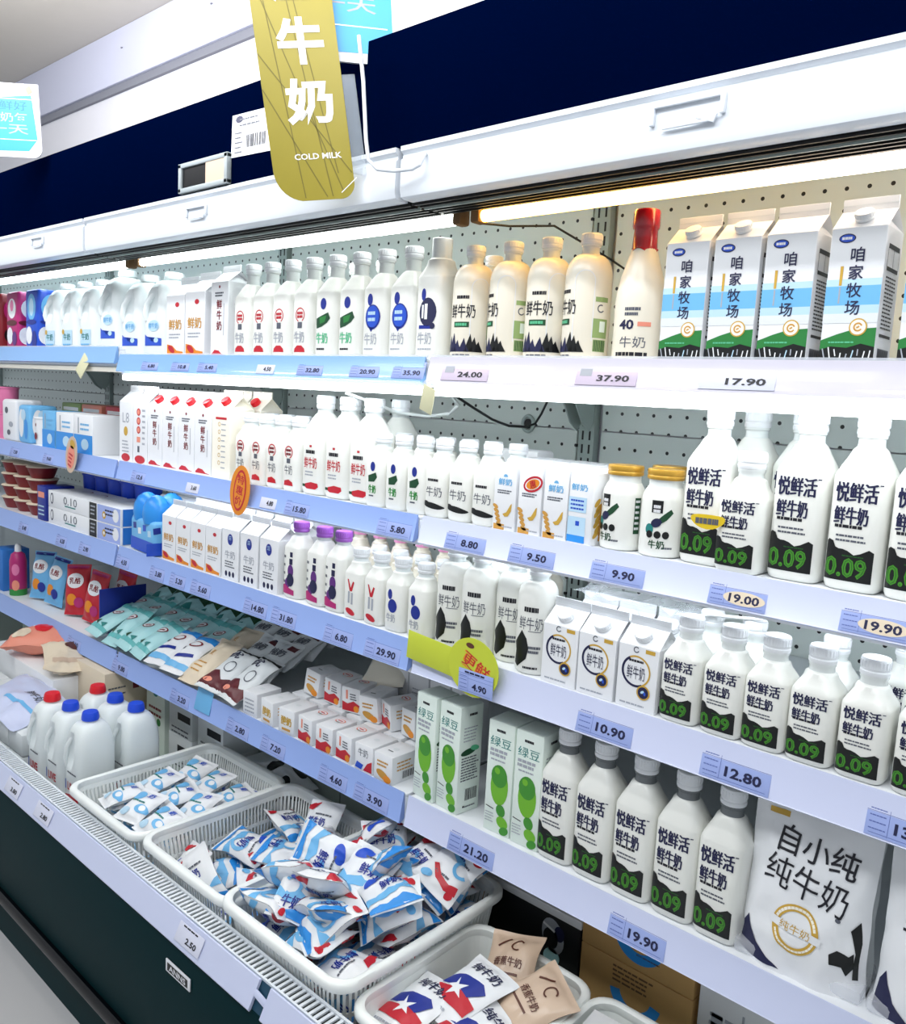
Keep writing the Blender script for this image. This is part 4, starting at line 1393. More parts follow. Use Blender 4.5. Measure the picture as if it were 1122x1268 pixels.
def rrect(w, d, r, n):
    """n points evenly round a rounded rectangle"""
    segs = [(w / 2 - r, -d / 2 + r, -90), (w / 2 - r, d / 2 - r, 0), (-w / 2 + r, d / 2 - r, 90), (-w / 2 + r, -d / 2 + r, 180)]
    pts = []
    for cx, cy, a in segs:
        for i in range(13):
            t = R(a + 90 * i / 12)
            pts.append((cx + r * math.cos(t), cy + r * math.sin(t)))
    L = [0]
    for a, b in zip(pts, pts[1:] + pts[:1]):
        L.append(L[-1] + math.hypot(a[0] - b[0], a[1] - b[1]))
    out = []
    k = 0
    for i in range(n):
        s = L[-1] * i / n
        while L[k + 1] < s:
            k += 1
        f = (s - L[k]) / max(1e-9, L[k + 1] - L[k])
        a, b = pts[k], pts[(k + 1) % len(pts)]
        out.append((a[0] + (b[0] - a[0]) * f, a[1] + (b[1] - a[1]) * f))
    return out


def ring(mb, lo, hi, z0, z1, th, m, i0=0, i1=None):
    """wall strip between two outlines, th thick"""
    n = len(lo)
    idx = range(n) if i1 is None else range(i0, i1)

    def inner(p):
        k = math.hypot(*p)
        return (p[0] * (1 - th / k), p[1] * (1 - th / k))
    for i in idx:
        a, b = lo[i], lo[(i + 1) % n]
        c, d = hi[(i + 1) % n], hi[i]
        ai, bi, ci, di = inner(a), inner(b), inner(c), inner(d)
        vs = [(*a, z0), (*b, z0), (*c, z1), (*d, z1), (*ai, z0), (*bi, z0), (*ci, z1), (*di, z1)]
        fs = [(0, 1, 2, 3), (5, 4, 7, 6), (3, 2, 6, 7), (4, 5, 1, 0)]
        if i1 is not None:
            fs += [(0, 3, 7, 4), (1, 5, 6, 2)]
        mb.add(vs, fs, m)


def basket(w, d, h, solid=False, n=280):
    P = Proto('plastic_basket', 'basket')

    def lvl(z):
        k = 0.90 + 0.10 * z / h
        return rrect(w * k, d * k, 0.038 * k, n)
    mb = MB()
    mb.add([(*p, 0.0) for p in lvl(0)], [tuple(reversed(range(n)))], 'plastic_basket')
    mb.add([(*p, 0.003) for p in lvl(0.003)], [tuple(range(n))], 'plastic_basket')
    if solid:
        ring(mb, lvl(0), lvl(h), 0, h, 0.003, 'plastic_basket')
    else:
        for a, b in ((0, 0.014), (h * 0.47, h * 0.53), (h - 0.022, h)):
            ring(mb, lvl(a), lvl(b), a, b, 0.003, 'plastic_basket')
        for a, b in ((0.014, h * 0.47), (h * 0.53, h - 0.022)):
            la, lb = lvl(a), lvl(b)
            for i in range(0, n, 2):
                ring(mb, la, lb, a, b, 0.003, 'plastic_basket', i, i + 1)
    P.part('wall', mb, angle=50)
    rm = MB()
    o = lvl(h)
    N = len(o)
    prof = [(-0.004, -0.012), (0.010, -0.013), (0.0125, -0.010), (0.0125, 0.0), (0.009, 0.0045), (0.0, 0.0055), (-0.005, 0.003), (-0.005, -0.010)]
    vs, fs = [], []
    for p in o:
        k = math.hypot(*p)
        for dr, dz in prof:
            vs.append((p[0] + p[0] / k * dr, p[1] + p[1] / k * dr, h + dz))
    q_ = len(prof)
    for i in range(N):
        for j in range(q_):
            a, b = i * q_ + j, i * q_ + (j + 1) % q_
            c, e = ((i + 1) % N) * q_ + (j + 1) % q_, ((i + 1) % N) * q_ + j
            fs.append((a, e, c, b))
    rm.add(vs, fs, 'plastic_basket')
    P.part('rim', rm, label='thick rounded white rim', angle=50)
    return P


# --- price cards


def tag(text, style='blue', w=0.074, h=0.039, price_x=0.12):
    P = Proto('price_card', 'price card')
    body, line, ink = {'blue': ('tag_blue', 'tag_line', 'ink_navy'), 'patch': ('tag_blue', 'tag_line', 'ink_navy'), 'pale': ('tag_pale', 'ink_pale', 'ink'), 'lilac': ('tag_lilac', 'ink_soft', 'ink')}[style]
    p = Print()
    if style in ('blue', 'patch'):
        p.rect(-w * 0.215, -h * 0.05, w * 0.006, h * 0.8, line).rect(0, h * 0.30, w, h * 0.015, line).rect(0, h * 0.14, w, h * 0.012, line).rect(0, -h * 0.42, w * 0.9, h * 0.012, line)
        p.lines(-w * 0.35, h * 0.2, w * 0.22, 4, h * 0.17, h * 0.03, line, 1, 3)
    p.lines(w * 0.02, h * 0.39, w * 0.7, 1, 0.01, h * 0.075, ink, 2, 5)
    if style == 'patch':
        p.ell(w * price_x, -h * 0.16, w * 0.36, h * 0.24, 'beige', 2)
    if style == 'lilac':
        p.rect(-w * 0.34, h * 0.12, w * 0.2, h * 0.4, 'ink_pale', 1)
    p.text(text, w * price_x, -h * 0.17, h * 0.30, ink, 3, w=w * 0.105 * len(text), bold=0.03)
    mb = MB().box(0, 0, 0, w, 0.0009, h, body, 0.0002)
    mb.print(p, on_front(-0.00045), lift=0.00015)
    P.part('price_card', mb)
    return P


WHERE = ['top shelf', 'second shelf', 'third shelf', 'lowest shelf']


def put_tag(row, x, text, style='blue', w=0.074, h=0.039, t=0.55, note='', dz=0.0):
    p = rail_point(row, x, t, 0.0012)
    lab = f"{'pale' if style in ('pale', 'lilac') else 'blue'} price card reading {text} on the {WHERE[row]} rail{note}"
    d = RAIL_DROP[row]
    if row and style == 'blue':
        w, h = w * (1.28 if x > -1.3 else 1.14), h * 1.08
    tag(text, style, w, h).put((p.x, p.y, p.z + dz), lab, 'price cards on the shelf rails', rot=(-math.atan2(TILT, d), 0, 0))


# ------------------------------------------------------------------ top shelf
Z0 = SHELF_Z[0]
Y0 = 1.262


def row_put(z, y, items):
    for it in items:
        P, x, lab = it[:3]
        kw = it[3] if len(it) > 3 else {}
        P.put((x, kw.get('y', y), z + kw.get('dz', 0.0)), lab, kw.get('g'), rot=kw.get('rz', 0.0), scale=kw.get('s', 1.0))


g = 'pasture milk cartons on the top shelf'
row_put(Z0, Y0, [
    (pasture, -0.646, 'tall pasture print milk carton beside the red foil bottle on the top shelf', dict(g=g)),
    (pasture, -0.566, 'pasture print milk carton, second from the red foil bottle, top shelf', dict(g=g)),
    (pasture_plain, -0.487, 'pasture print milk carton showing its nutrition side, third from the red foil bottle', dict(g=g)),
    (pasture, -0.397, 'pasture print milk carton, fourth from the red foil bottle, standing apart', dict(g=g)),
    (pasture, -0.297, 'pasture print milk carton at the right frame edge of the top shelf', dict(g=g)),
    (red_top, -0.742, 'cream milk bottle with red foil neck on the top shelf'),
])
g = 'round milk bottles with mountain labels'
row_put(Z0, Y0, [
    (snow_turned, -0.846, 'round cream milk bottle turned sideways, next to the red foil bottle', dict(g=g)),
    (snow_bottle, -0.929, 'round milk bottle with full mountain label, second from the red foil bottle', dict(g=g)),
    (snow_turned, -1.016, 'round milk bottle turned sideways, between two mountain label bottles', dict(g=g)),
    (snow_bottle, -1.108, 'round milk bottle with mountain label beside the capless tall bottle', dict(g=g)),
    (snow_bottle, -1.148, 'round mountain label bottle in the second row behind the capless bottle', dict(g=g, y=1.365)),
])
g = 'badge label milk bottles on the top shelf'
row_put(Z0, Y0, [
    (badge_b['navy'], -1.198, 'tall capless milk bottle with dark navy badge on the top shelf', dict(g=g)),
    (badge_b['blue'], -1.276, 'white milk bottle with blue badge beside the capless bottle', dict(g=g)),
    (badge_b['blue'], -1.357, 'white milk bottle with blue badge beside the green badge bottles', dict(g=g)),
    (badge_b['green'], -1.436, 'white milk bottle with green badge beside the blue badge bottles', dict(g=g)),
    (badge_b['green'], -1.517, 'white milk bottle with green badge beside the red half moon bottles', dict(g=g)),
    (badge_b['green'], -1.47, 'white capped bottle in the second row behind the two green badge bottles', dict(g=g, y=1.36)),
])
for i, x in enumerate((-1.600, -1.680, -1.760, -1.840)):
    badge_b['red'].put((x, Y0, Z0), f'white milk bottle with red half moon, {ORD[i]} from the green badge bottles', 'red half moon bottles on the top shelf')
    if i < 3:
        badge_b['red'].put((x + 0.035, Y0 + 0.10, Z0), f'white capped bottle in the second row, {ORD[i]} behind the red half moon bottles', 'second row bottles on the top shelf')
for i, x in enumerate((-1.935, -2.035, -2.135)):
    [plain_red_carton, orange_carton, orange_carton][i].put((x, Y0, Z0), ['white milk carton with red vertical lettering on the top shelf', 'white carton with orange foot beside the red lettered carton, top shelf', 'white carton with orange foot beside the big jugs, top shelf'][i],
                                                           'cartons on the top shelf', scale=[1.0, 1.32, 1.28][i])
for i, x in enumerate((-2.262, -2.397, -2.535)):
    shelf_jug.put((x, Y0 + 0.025, Z0 + (0.022 if x < -2.415 else 0)), f'large milk jug with blue wave label, {ORD[i]} from the top shelf cartons', 'large jugs on the top shelf')
for i, x in enumerate((-2.66, -2.79, -2.92)):
    small_jug.put((x, Y0 + 0.01, Z0 + 0.022), f'white milk jug with pale blue label, {ORD[i]} from the large jugs', 'white jugs on the top shelf')


def multipack(name, cat, m, spots, w=0.11, d=0.09, h=0.2, lid=None):
    P = Proto(name, cat)
    mb = MB().box(0, 0, h / 2, w, d, h, m, 0.012, seg=3)
    p = Print()
    for i, (x, y, rx, ry, c) in enumerate(spots):
        p.ell(x, y, rx, ry, c, 1 + i)
    mb.print(p, on_front(-d / 2))
    mb.print(p, on_right(w / 2))
    P.part('pack', mb)
    return P


bp_ = multipack('shrink_pack', 'drink pack', 'blue', [(0, 0.14, 0.035, 0.045, 'sky_blue'), (0.0, 0.14, 0.018, 0.03, 'sky_pale'), (-0.02, 0.045, 0.025, 0.03, 'paper'), (0.022, 0.03, 0.02, 0.03, 'blue_deep'), (0.0, 0.09, 0.04, 0.008, 'blue_deep')])
pk_ = multipack('shrink_pack', 'drink pack', 'magenta', [(0, 0.14, 0.035, 0.035, 'paper'), (0.0, 0.15, 0.015, 0.02, 'pink'), (-0.018, 0.045, 0.025, 0.03, 'paper'), (0.022, 0.035, 0.02, 0.025, 'purple'), (0.0, 0.09, 0.045, 0.01, 'maroon')])
dk_ = multipack('shrink_pack', 'drink pack', 'red_dark', [(0, 0.14, 0.03, 0.04, 'magenta'), (0.0, 0.05, 0.03, 0.03, 'label_black')])
bp_.put((-3.08, Y0, Z0 + 0.022), 'bright blue shrink wrapped drink pack on the top shelf')
pk_.put((-3.25, Y0, Z0 + 0.022), 'pink and white drink pack beside the blue pack on the top shelf')
dk_.put((-3.42, Y0, Z0 + 0.022), 'dark red drink pack at the far end of the top shelf')

# ------------------------------------------------------------------ second shelf
Z1 = SHELF_Z[1]
Y1 = 1.262
g = 'large bottles with dripping black band on the second shelf'
row_put(Z1, Y1, [
    (big_drip, -0.281, 'large black band milk bottle at the right frame edge, second shelf', dict(g=g)),
    (big_drip, -0.360, 'large black band milk bottle in front, second from the frame edge, second shelf', dict(g=g)),
    (big_drip, -0.441, 'large black band milk bottle beside the small bottle on the second shelf', dict(g=g)),
    (big_drip, -0.583, 'large black band milk bottle beside the gold lidded jars', dict(g=g)),
    (big_drip, -0.484, 'large milk bottle in the second row behind the small black band bottle', dict(g=g, y=1.355)),
    (big_drip, -0.56, 'large milk bottle in the second row, nearest the gold lidded jars', dict(g=g, y=1.35)),
    (small_drip, -0.518, 'small black band milk bottle in front of large ones on the second shelf', dict(y=1.243, s=1.02)),
])
yt = Proto('yellow_sticker', 'sticker')
pr = Print().lines(0, 0.001, 0.03, 1, 0.01, 0.007, 'ink_soft', 1, 3)
mb = MB()
mb.prism([(0.021 * math.cos(t) ** 1, 0.009 * math.sin(t) + (0.004 * math.cos(t) ** 2)) for t in [2 * math.pi * i / 20 for i in range(20)]], -0.0004, 0.0004, 'yellow', 'y')
mb.print(pr, on_front(-0.0004))
yt.part('sticker', mb)
yt.put((-0.561, 1.2015, Z1 + 0.072), 'small yellow oval sticker between large and small black band bottles', rot=(0, 0, R(8)), scale=1.25)
row_put(Z1, Y1, [
    (jar, -0.661, 'gold lidded milk jar showing its leaf label, nearest the large bottles', dict(y=1.25)),
    (jar_t, -0.736, 'gold lidded milk jar beside the wheat side milk box', dict(y=1.25)),
    (jar, -0.700, 'milk jar in the second row between the two gold lidded jars', dict(y=1.335)),
])
row_put(Z1, 1.235, [
    (oat_side, -0.796, 'milk box turned to its blue and wheat side, second shelf', dict(rz=R(-4))),
    (oat_brick, -0.850, 'white milk box with gold swoosh beside the wheat side box', dict(g='milk boxes on the second shelf')),
    (oat_promo, -0.906, 'white milk box wearing a red oval promotion sticker', dict(g='milk boxes on the second shelf')),
    (oat_brick, -0.963, 'white milk box with gold swoosh beside the white label bottles', dict(g='milk boxes on the second shelf')),
])
for r in range(3):
    for i in range(4):
        plain_box.put((-0.80 - i * 0.057 - 0.01 * r, 1.285 + r * 0.047, Z1), f'plain white milk box, row {ORD[r]} behind, {ORD[i]} from the jars', 'plain milk boxes behind the wheat boxes')
g = 'small white label bottles on the second shelf'
for i, x in enumerate((-1.022, -1.084, -1.147)):
    minis['white'].put((x, 1.245, Z1), f'small milk bottle with black foot label, {ORD[i]} from the milk boxes', g)
for i, x in enumerate((-1.02, -1.083, -1.146, -1.21, -1.275, -1.34)):
    minis['white'].put((x, 1.32, Z1), f'small white bottle in the second row of the second shelf, {ORD[i]} from the milk boxes', 'second row small bottles')
tr = Proto('white_pack', 'milk pack')
tr.part('pack', MB().box(0, 0, 0.07, 0.10, 0.06, 0.14, 'paper', 0.006))
tr.put((-1.075, 1.42, Z1 + 0.0), 'plain white milk pack standing behind the small white label bottles')
for i, x in enumerate((-1.198, -1.260, -1.322)):
    minis['green'].put((x, 1.243, Z1), f'small milk bottle with blue dot and green label, {ORD[i]} from the black foot labels', 'green label small bottles')
for i, x in enumerate((-1.378, -1.460, -1.542)):
    big_red.put((x, Y1, Z1), f'large milk bottle with red lettering, {ORD[i]} from the green label bottles', 'red lettered large bottles')
    big_red.put((x - 0.02, Y1 + 0.10, Z1), f'large capped bottle in the second row, {ORD[i]} behind the red lettered ones', 'second row large bottles')
for i, x in enumerate((-1.618, -1.684, -1.750, -1.816)):
    minis['red'].put((x, 1.25, Z1), f'small milk bottle with red crescent label, {ORD[i]} from the large red lettered bottles', 'red crescent small bottles', scale=1.12)
    minis['red'].put((x - 0.02, 1.325, Z1), f'small bottle in the second row, {ORD[i]} behind the red crescent ones', 'second row red crescent bottles', scale=1.12)
cream_carton.put((-1.917, Y1, Z1), 'cream coloured milk carton with gold rings and red cap, second shelf')
for i, x in enumerate((-2.003, -2.087, -2.171, -2.255)):
    red_carton.put((x, Y1, Z1), f'red capped milk carton with red vertical lettering, {ORD[i]} from the cream carton', 'red capped cartons on the second shelf')
dot_carton.put((-2.340, Y1, Z1), 'white milk carton with three red dots on the second shelf')
lace_carton.put((-2.425, Y1, Z1), 'white milk carton with grey lettering beside the red dot carton')
for i, x in enumerate((-1.93, -2.02)):
    cream_carton.put((x + 0.02, Y1 + 0.085, Z1), f'cream carton in the second row behind the cream carton, {ORD[i]} from the aisle bottles', 'second row cartons')
rb_ = Proto('rolled_bag', 'red bag')
rb_.part('bag', MB().lathe([(0.02, 0), (0.055, 0.02), (0.065, 0.10), (0.06, 0.16), (0.03, 0.20), (0.012, 0.215)], 'red_dark', 24, fn=lambda v: v * (1 + 0.06 * math.sin(7 * math.atan2(v.y, v.x)))))
rb_.put((-2.66, 1.40, Z1), 'dark red bag standing behind the cartons under the top shelf')


def cup_row(name, m, foot, lidm, n, w, spots=None):
    P = Proto(name, 'yogurt cups')
    mb = MB()
    for i in range(n):
        mb.lathe([(w * 0.40, 0), (w * 0.42, 0.004), (w * 0.46, 0.07), (w * 0.47, 0.09)], m, 20, at=((i - (n - 1) / 2) * w, 0, 0))
        if foot:
            mb.lathe([(w * 0.407, 0.001), (w * 0.428, 0.012), (w * 0.452, 0.042)], foot, 20, False, False, at=((i - (n - 1) / 2) * w, 0, 0))
        if spots:
            mb.print(Print().ell(0, 0.03, 0.010, 0.013, spots, 1).ell(0, 0.07, 0.004, 0.006, spots, 1), lambda a, b, o, i=i: Vector((a + (i - (n - 1) / 2) * w, -w * 0.455 - o - 0.0004, b)))
    P.part('cups', mb)
    lm = MB()
    for i in range(n):
        lm.lathe([(w * 0.49, 0.09), (w * 0.5, 0.091), (w * 0.5, 0.094), (w * 0.47, 0.096)], lidm, 20, at=((i - (n - 1) / 2) * w, 0, 0))
    P.part('lid', lm)
    return P


def carton_pack(w, d, h, m, foot, seed):
    P = Proto('yogurt_box', 'yogurt box')
    mb = MB().box(0, 0, h / 2, w, d, h, m, 0.003)
    p = Print().rect(0, h * 0.25, w, h * 0.48, foot, 0).ell(w * 0.1, h * 0.25, w * 0.2, h * 0.14, 'sky_pale', 1).rect(-w * 0.25, h * 0.72, w * 0.06, h * 0.4, 'ink_pale', 1).lines(w * 0.1, h * 0.75, w * 0.5, 2, h * 0.12, h * 0.05, 'sky_blue', 1, seed)
    mb.print(p, on_front(-d / 2))
    P.part('box', mb)
    return P


yb = carton_pack(0.13, 0.11, 0.125, 'paper', 'blue_bright', 3)
yb2 = carton_pack(0.10, 0.11, 0.125, 'sky_blue', 'blue_bright', 4)
yb.put((-2.685, 1.27, Z1), 'white and blue yogurt box beside the lettered cartons, second shelf')
yb.put((-2.82, 1.27, Z1), 'white and blue yogurt box standing behind the orange promotion hanger')
yb2.put((-2.945, 1.27, Z1), 'sky blue yogurt box beside the cherry cups')
ch = cup_row('yogurt_cups', 'paper', None, 'paper', 2, 0.075, 'red_dark')
ch.put((-3.05, 1.265, Z1), 'white yogurt cups printed with dark red cherries, second shelf')
yw = multipack('yogurt_multipack', 'yogurt pack', 'sky_blue', [(-0.02, 0.07, 0.02, 0.05, 'paper'), (0.02, 0.05, 0.015, 0.035, 'blue_bright'), (0, 0.1, 0.02, 0.02, 'sky_pale')], 0.10, 0.10, 0.135)
yw.put((-3.165, 1.27, Z1), 'sky blue and white wrapped yogurt pack, second shelf')
yv = multipack('yogurt_multipack', 'yogurt pack', 'paper', [(-0.02, 0.11, 0.015, 0.012, 'ink_soft'), (0.02, 0.06, 0.02, 0.01, 'ink_pale'), (0, 0.03, 0.015, 0.01, 'ink_soft')], 0.13, 0.10, 0.15)
yv.put((-3.30, 1.27, Z1), 'white yogurt pack with grey print beside the pink cups')
pkc = cup_row('yogurt_cups', 'pink', None, 'pink', 2, 0.085, 'maroon')
pkc.put((-3.475, 1.265, Z1), 'pink yogurt cups, lower tier at the far end of the second shelf', 'pink yogurt cups')
pkc.put((-3.475, 1.265, Z1 + 0.0965), 'pink yogurt cups, upper tier at the far end of the second shelf', 'pink yogurt cups')
for i, (x, m, s) in enumerate(((-2.74, 'red', 'row of red lidded boxes'), (-2.92, 'salmon', 'salmon boxes'), (-3.08, 'green_tea', 'pale green box'))):
    P = Proto('yogurt_box', 'yogurt box')
    P.part('box', MB().box(0, 0, 0.075, 0.15, 0.10, 0.15, m, 0.004).print(Print().rect(0, 0.13, 0.12, 0.012, 'paper', 1), on_front(-0.05)))
    P.put((x, 1.40, Z1), ['red yogurt box in the second row behind the white and blue boxes', 'salmon yogurt box in the second row behind the blue boxes', 'pale green yogurt box in the second row behind the cherry cups'][i])

# ------------------------------------------------------------------ third shelf
Z2 = SHELF_Z[2]
Y2 = 1.243
g = 'small bottles with dripping black band on the third shelf'
for i, x in enumerate((-0.243, -0.316, -0.386, -0.453)):
    small_drip.put((x, Y2, Z2), f'small black band milk bottle, {ORD[i]} from the right frame edge, third shelf', g, scale=0.96)
for i, x in enumerate((-0.519, -0.590)):
    small_drip.put((x, Y2, Z2), f'small black band milk bottle, {ORD[1 - i]} from the gold ring cartons, third shelf', g, scale=0.96)
for i, (x, y) in enumerate(((-0.262, 1.33), (-0.312, 1.40), (-0.395, 1.33), (-0.52, 1.322), (-0.592, 1.322))):
    small_drip.put((x, y, Z2), f'white capped bottle, rear row of the third shelf, {ORD[i]} from the frame edge', 'rear row bottles on the third shelf', scale=0.94)
for i, x in enumerate((-0.664, -0.743, -0.819)):
    ring_carton.put((x, 1.248, Z2), f'white milk carton with gold and navy ring, {ORD[i]} from the black band bottles', 'gold ring milk cartons')
    ring_carton.put((x + 0.004, 1.335, Z2), f'white gable carton in the second row, {ORD[i]} behind the gold ring cartons', 'second row gold ring cartons')
film = Proto('torn_wrap', 'plastic wrap')
mb = MB()
vs, fs = [], []
rg = random.Random(3)
N = 12
for j in range(4):
    for i in range(N + 1):
        vs.append((-0.12 + 0.24 * i / N, -0.05 + 0.035 * j + rg.uniform(-0.006, 0.006), 0.006 + rg.uniform(-0.006, 0.012)))
for j in range(3):
    for i in range(N):
        a = j * (N + 1) + i
        fs.append((a, a + 1, a + N + 2, a + N + 1))
mb.add(vs, fs, 'clear_film')
mb.tube([(0.10, -0.05, 0.005), (0.15, -0.045, 0.018), (0.21, -0.04, 0.024), (0.235, -0.04, 0.028)], 0.003, 'paper', 6)
mb.tube([(0.0, 0.04, 0.01), (-0.04, 0.06, 0.03), (-0.09, 0.07, 0.045)], 0.003, 'paper', 6)
film.part('wrap', mb, angle=60)
film.put((-0.735, 1.345, Z2 + 0.146), 'torn clear plastic wrap lying over the gold ring cartons')
g = 'cow patch milk bottles on the third shelf'
for i, (x, y) in enumerate(((-0.897, 1.25), (-0.968, 1.275), (-1.036, 1.252), (-1.105, 1.255))):
    cow_b.put((x, y, Z2), f'milk bottle with black cow patch, {ORD[i]} from the gold ring cartons', g)
for i, (x, y) in enumerate(((-0.995, 1.36), (-1.075, 1.36))):
    cow_b.put((x, y, Z2), f'cow patch milk bottle in the second row, {ORD[i]} from the gold ring cartons', g)
for i, x in enumerate((-1.178, -1.246)):
    minis['blue'].put((x, 1.243, Z2), f'small milk bottle with blue dots, {ORD[i]} from the cow patch bottles', 'blue dot small bottles')
for i, x in enumerate((-1.312, -1.378)):
    minis['redfork'].put((x, 1.243, Z2), f'small milk bottle with red forked label, {ORD[i]} from the blue dot bottles', 'red fork small bottles')
for i, x in enumerate((-1.447, -1.515, -1.602)):
    purple_b.put((x, 1.25, Z2), f'purple capped yogurt bottle with grape label, {ORD[i]} from the red fork bottles', 'purple capped yogurt bottles')
for i, x in enumerate((-1.195, -1.262, -1.33, -1.40)):
    cream_b.put((x, 1.318, Z2), f'white capped cream bottle in the second row, {ORD[i]} from the cow patch bottles', 'cream bottles behind the small ones', scale=0.86)
for i, (x, y) in enumerate(((-1.27, 1.40), (-1.34, 1.398), (-1.41, 1.396), (-1.48, 1.394), (-1.55, 1.392))):
    pink_b.put((x, y, Z2), f'pink capped yogurt bottle in the rear row, {ORD[i]} from the cow patch bottles', 'pink capped yogurt bottles', scale=0.86)
for i, (x, y) in enumerate(((-1.02, 1.44), (-1.10, 1.46), (-1.18, 1.45))):
    cream_b.put((x, y, Z2), f'cream bottle in the rear row of the third shelf, {ORD[i]} behind the cow patch bottles', 'rear cream bottles', scale=1.12)
for i, x in enumerate((-1.682, -1.765, -1.848)):
    blue_oval_carton.put((x, 1.25, Z2), f'white milk carton with blue oval, {ORD[i]} from the purple capped bottles', 'blue oval cartons')
    blue_oval_carton.put((x - 0.02, 1.335, Z2), f'white gable carton in the second row, {ORD[i]} behind the blue oval cartons', 'second row blue oval cartons')
for i, x in enumerate((-1.928, -2.003, -2.078, -2.153)):
    orange_carton.put((x, 1.25, Z2), f'white milk carton with orange foot, {ORD[i]} from the blue oval cartons, third shelf', 'orange foot cartons')
    orange_carton.put((x - 0.02, 1.335, Z2), f'white gable carton in the second row, {ORD[i]} behind the orange foot cartons', 'second row orange foot cartons')
for i, (x, m) in enumerate(((-1.80, 'beige'), (-1.93, 'metal_grey'), (-2.06, 'paper_grey'))):
    P = Proto('milk_powder_tin', 'tin')
    P.part('tin', MB().lathe([(0.042, 0), (0.043, 0.003), (0.043, 0.165), (0.041, 0.17)], m, 24).print(Print().rect(0, 0.09, 0.05, 0.05, 'ink_soft', 1).rect(0, 0.14, 0.05, 0.02, 'paper', 1), on_body(lambda z: 0.043, R(40)), sx=0.006))
    P.part('lid', MB().lathe([(0.044, 0.168), (0.044, 0.178), (0.040, 0.18)], 'metal_grey', 24))
    P.put((x, 1.46, Z2), ['beige tin in the rear row of the third shelf', 'grey tin in the rear row of the third shelf', 'pale grey tin in the rear row of the third shelf'][i])

# blue wrapped pack of domed bottles
P = Proto('wrapped_bottle_pack', 'milk pack')
mb = MB().box(0, 0, 0.05, 0.17, 0.12, 0.10, 'sky_blue', 0.012, seg=3)
pr = Print().rect(0, 0.022, 0.16, 0.036, 'blue', 0)
for i, x in enumerate((-0.05, -0.015, 0.02, 0.055)):
    pr.rect(x, 0.075 - (i % 2) * 0.012, 0.022, 0.018, ['blue_deep', 'paper', 'blue', 'sky_pale'][i], 1, 0.1)
mb.print(pr, on_front(-0.06)).print(pr, on_right(0.085))
P.part('wrapper', mb)
for x, y in ((-0.045, -0.025), (0.035, -0.03), (0.0, 0.03)):
    P.part('bottle_top', MB().lathe([(0.036, 0.09), (0.040, 0.115), (0.037, 0.14), (0.026, 0.16), (0.012, 0.17), (0.004, 0.172)], 'blue_bright', 24, at=(x, y, 0)))
P.put((-2.29, 1.27, Z2), 'blue film wrapped pack of domed blue bottles on the third shelf', rot=R(-6))
P = Proto('milk_sachet_box', 'milk box')
mb = MB().box(0, 0, 0.065, 0.10, 0.08, 0.13, 'paper', 0.004)
mb.print(Print().rect(0, 0.10, 0.05, 0.03, 'blue', 1).rect(0, 0.10, 0.03, 0.012, 'sky_pale', 2).lines(0, 0.06, 0.07, 3, 0.012, 0.004, 'ink_pale', 1, 2), on_front(-0.04))
P.part('box', mb)
for i, (x, y) in enumerate(((-2.20, 1.43), (-2.32, 1.42), (-2.44, 1.42))):
    P.put((x, y, Z2), f'white box with blue square behind the blue wrapped pack, {ORD[i]} from the tins', 'white boxes with blue squares', scale=1.1)


# flat gift boxes with handle print


def gift_box(w, d, h, side, front):
    P = Proto('milk_gift_box', 'carton box')
    mb = MB().box(0, 0, h / 2, w, d, h, 'paper', 0.0015)
    mb.print(front, on_front(-d / 2)).print(side, on_right(w / 2))
    mb.print(Print().arc(-w * 0.1, 0.0, 0.03, 0.034, 20, 160, 'red_dark', 1, 16).arc(w * 0.25, 0.0, 0.03, 0.034, 20, 160, 'red_dark', 1, 16), on_top(h))
    P.part('box', mb)
    return P


fr = Print().ell(-0.12, 0.030, 0.011, 0.019, 'ink_navy', 1).ell(-0.12, 0.030, 0.007, 0.014, 'paper', 2).text('0.10', 0.02, 0.033, 0.026, 'ink_soft', 1, w=0.10).rect(0.02, 0.015, 0.08, 0.004, 'teal', 1)
sd = Print().lines(0, 0.035, 0.12, 2, 0.012, 0.004, 'ink_soft', 1, 4)
wide = gift_box(0.30, 0.13, 0.056, sd, fr)
for k in range(2):
    wide.put((-2.80, 1.28, Z2 + 0.0565 * k), ['white gift box with grey lettering, lower of two beside the navy ended boxes', 'white gift box with grey lettering, upper of two beside the navy ended boxes'][k], 'white gift boxes')
fr = Print().rect(-0.075, 0.028, 0.05, 0.052, 'card_black', 0).rect(0.03, 0.028, 0.15, 0.052, 'tag_blue', 0).lines(-0.075, 0.042, 0.035, 3, 0.012, 0.005, 'ink_pale', 1, 4).ell(0.0, 0.024, 0.012, 0.012, 'gold_ink', 1).ell(0.0, 0.024, 0.006, 0.006, 'paper', 2).lines(0.04, 0.040, 0.07, 2, 0.012, 0.005, 'ink_navy', 1, 5).ell(0.075, 0.03, 0.02, 0.020, 'paper', 1)
sd = Print().rect(0, 0.028, 0.16, 0.052, 'blue_box', 0).ell(-0.02, 0.03, 0.03, 0.016, 'sky_pale', 1).rect(0.03, 0.042, 0.06, 0.016, 'card_black', 1).lines(0, 0.014, 0.1, 2, 0.008, 0.003, 'paper', 1, 6)
nav = gift_box(0.22, 0.17, 0.0555, sd, fr)
for k in range(2):
    nav.put((-2.53, 1.295, Z2 + 0.056 * k), ['navy and pale blue milk gift box, lower of two on the third shelf', 'navy and pale blue milk gift box, upper of two on the third shelf'][k], 'navy gift boxes')
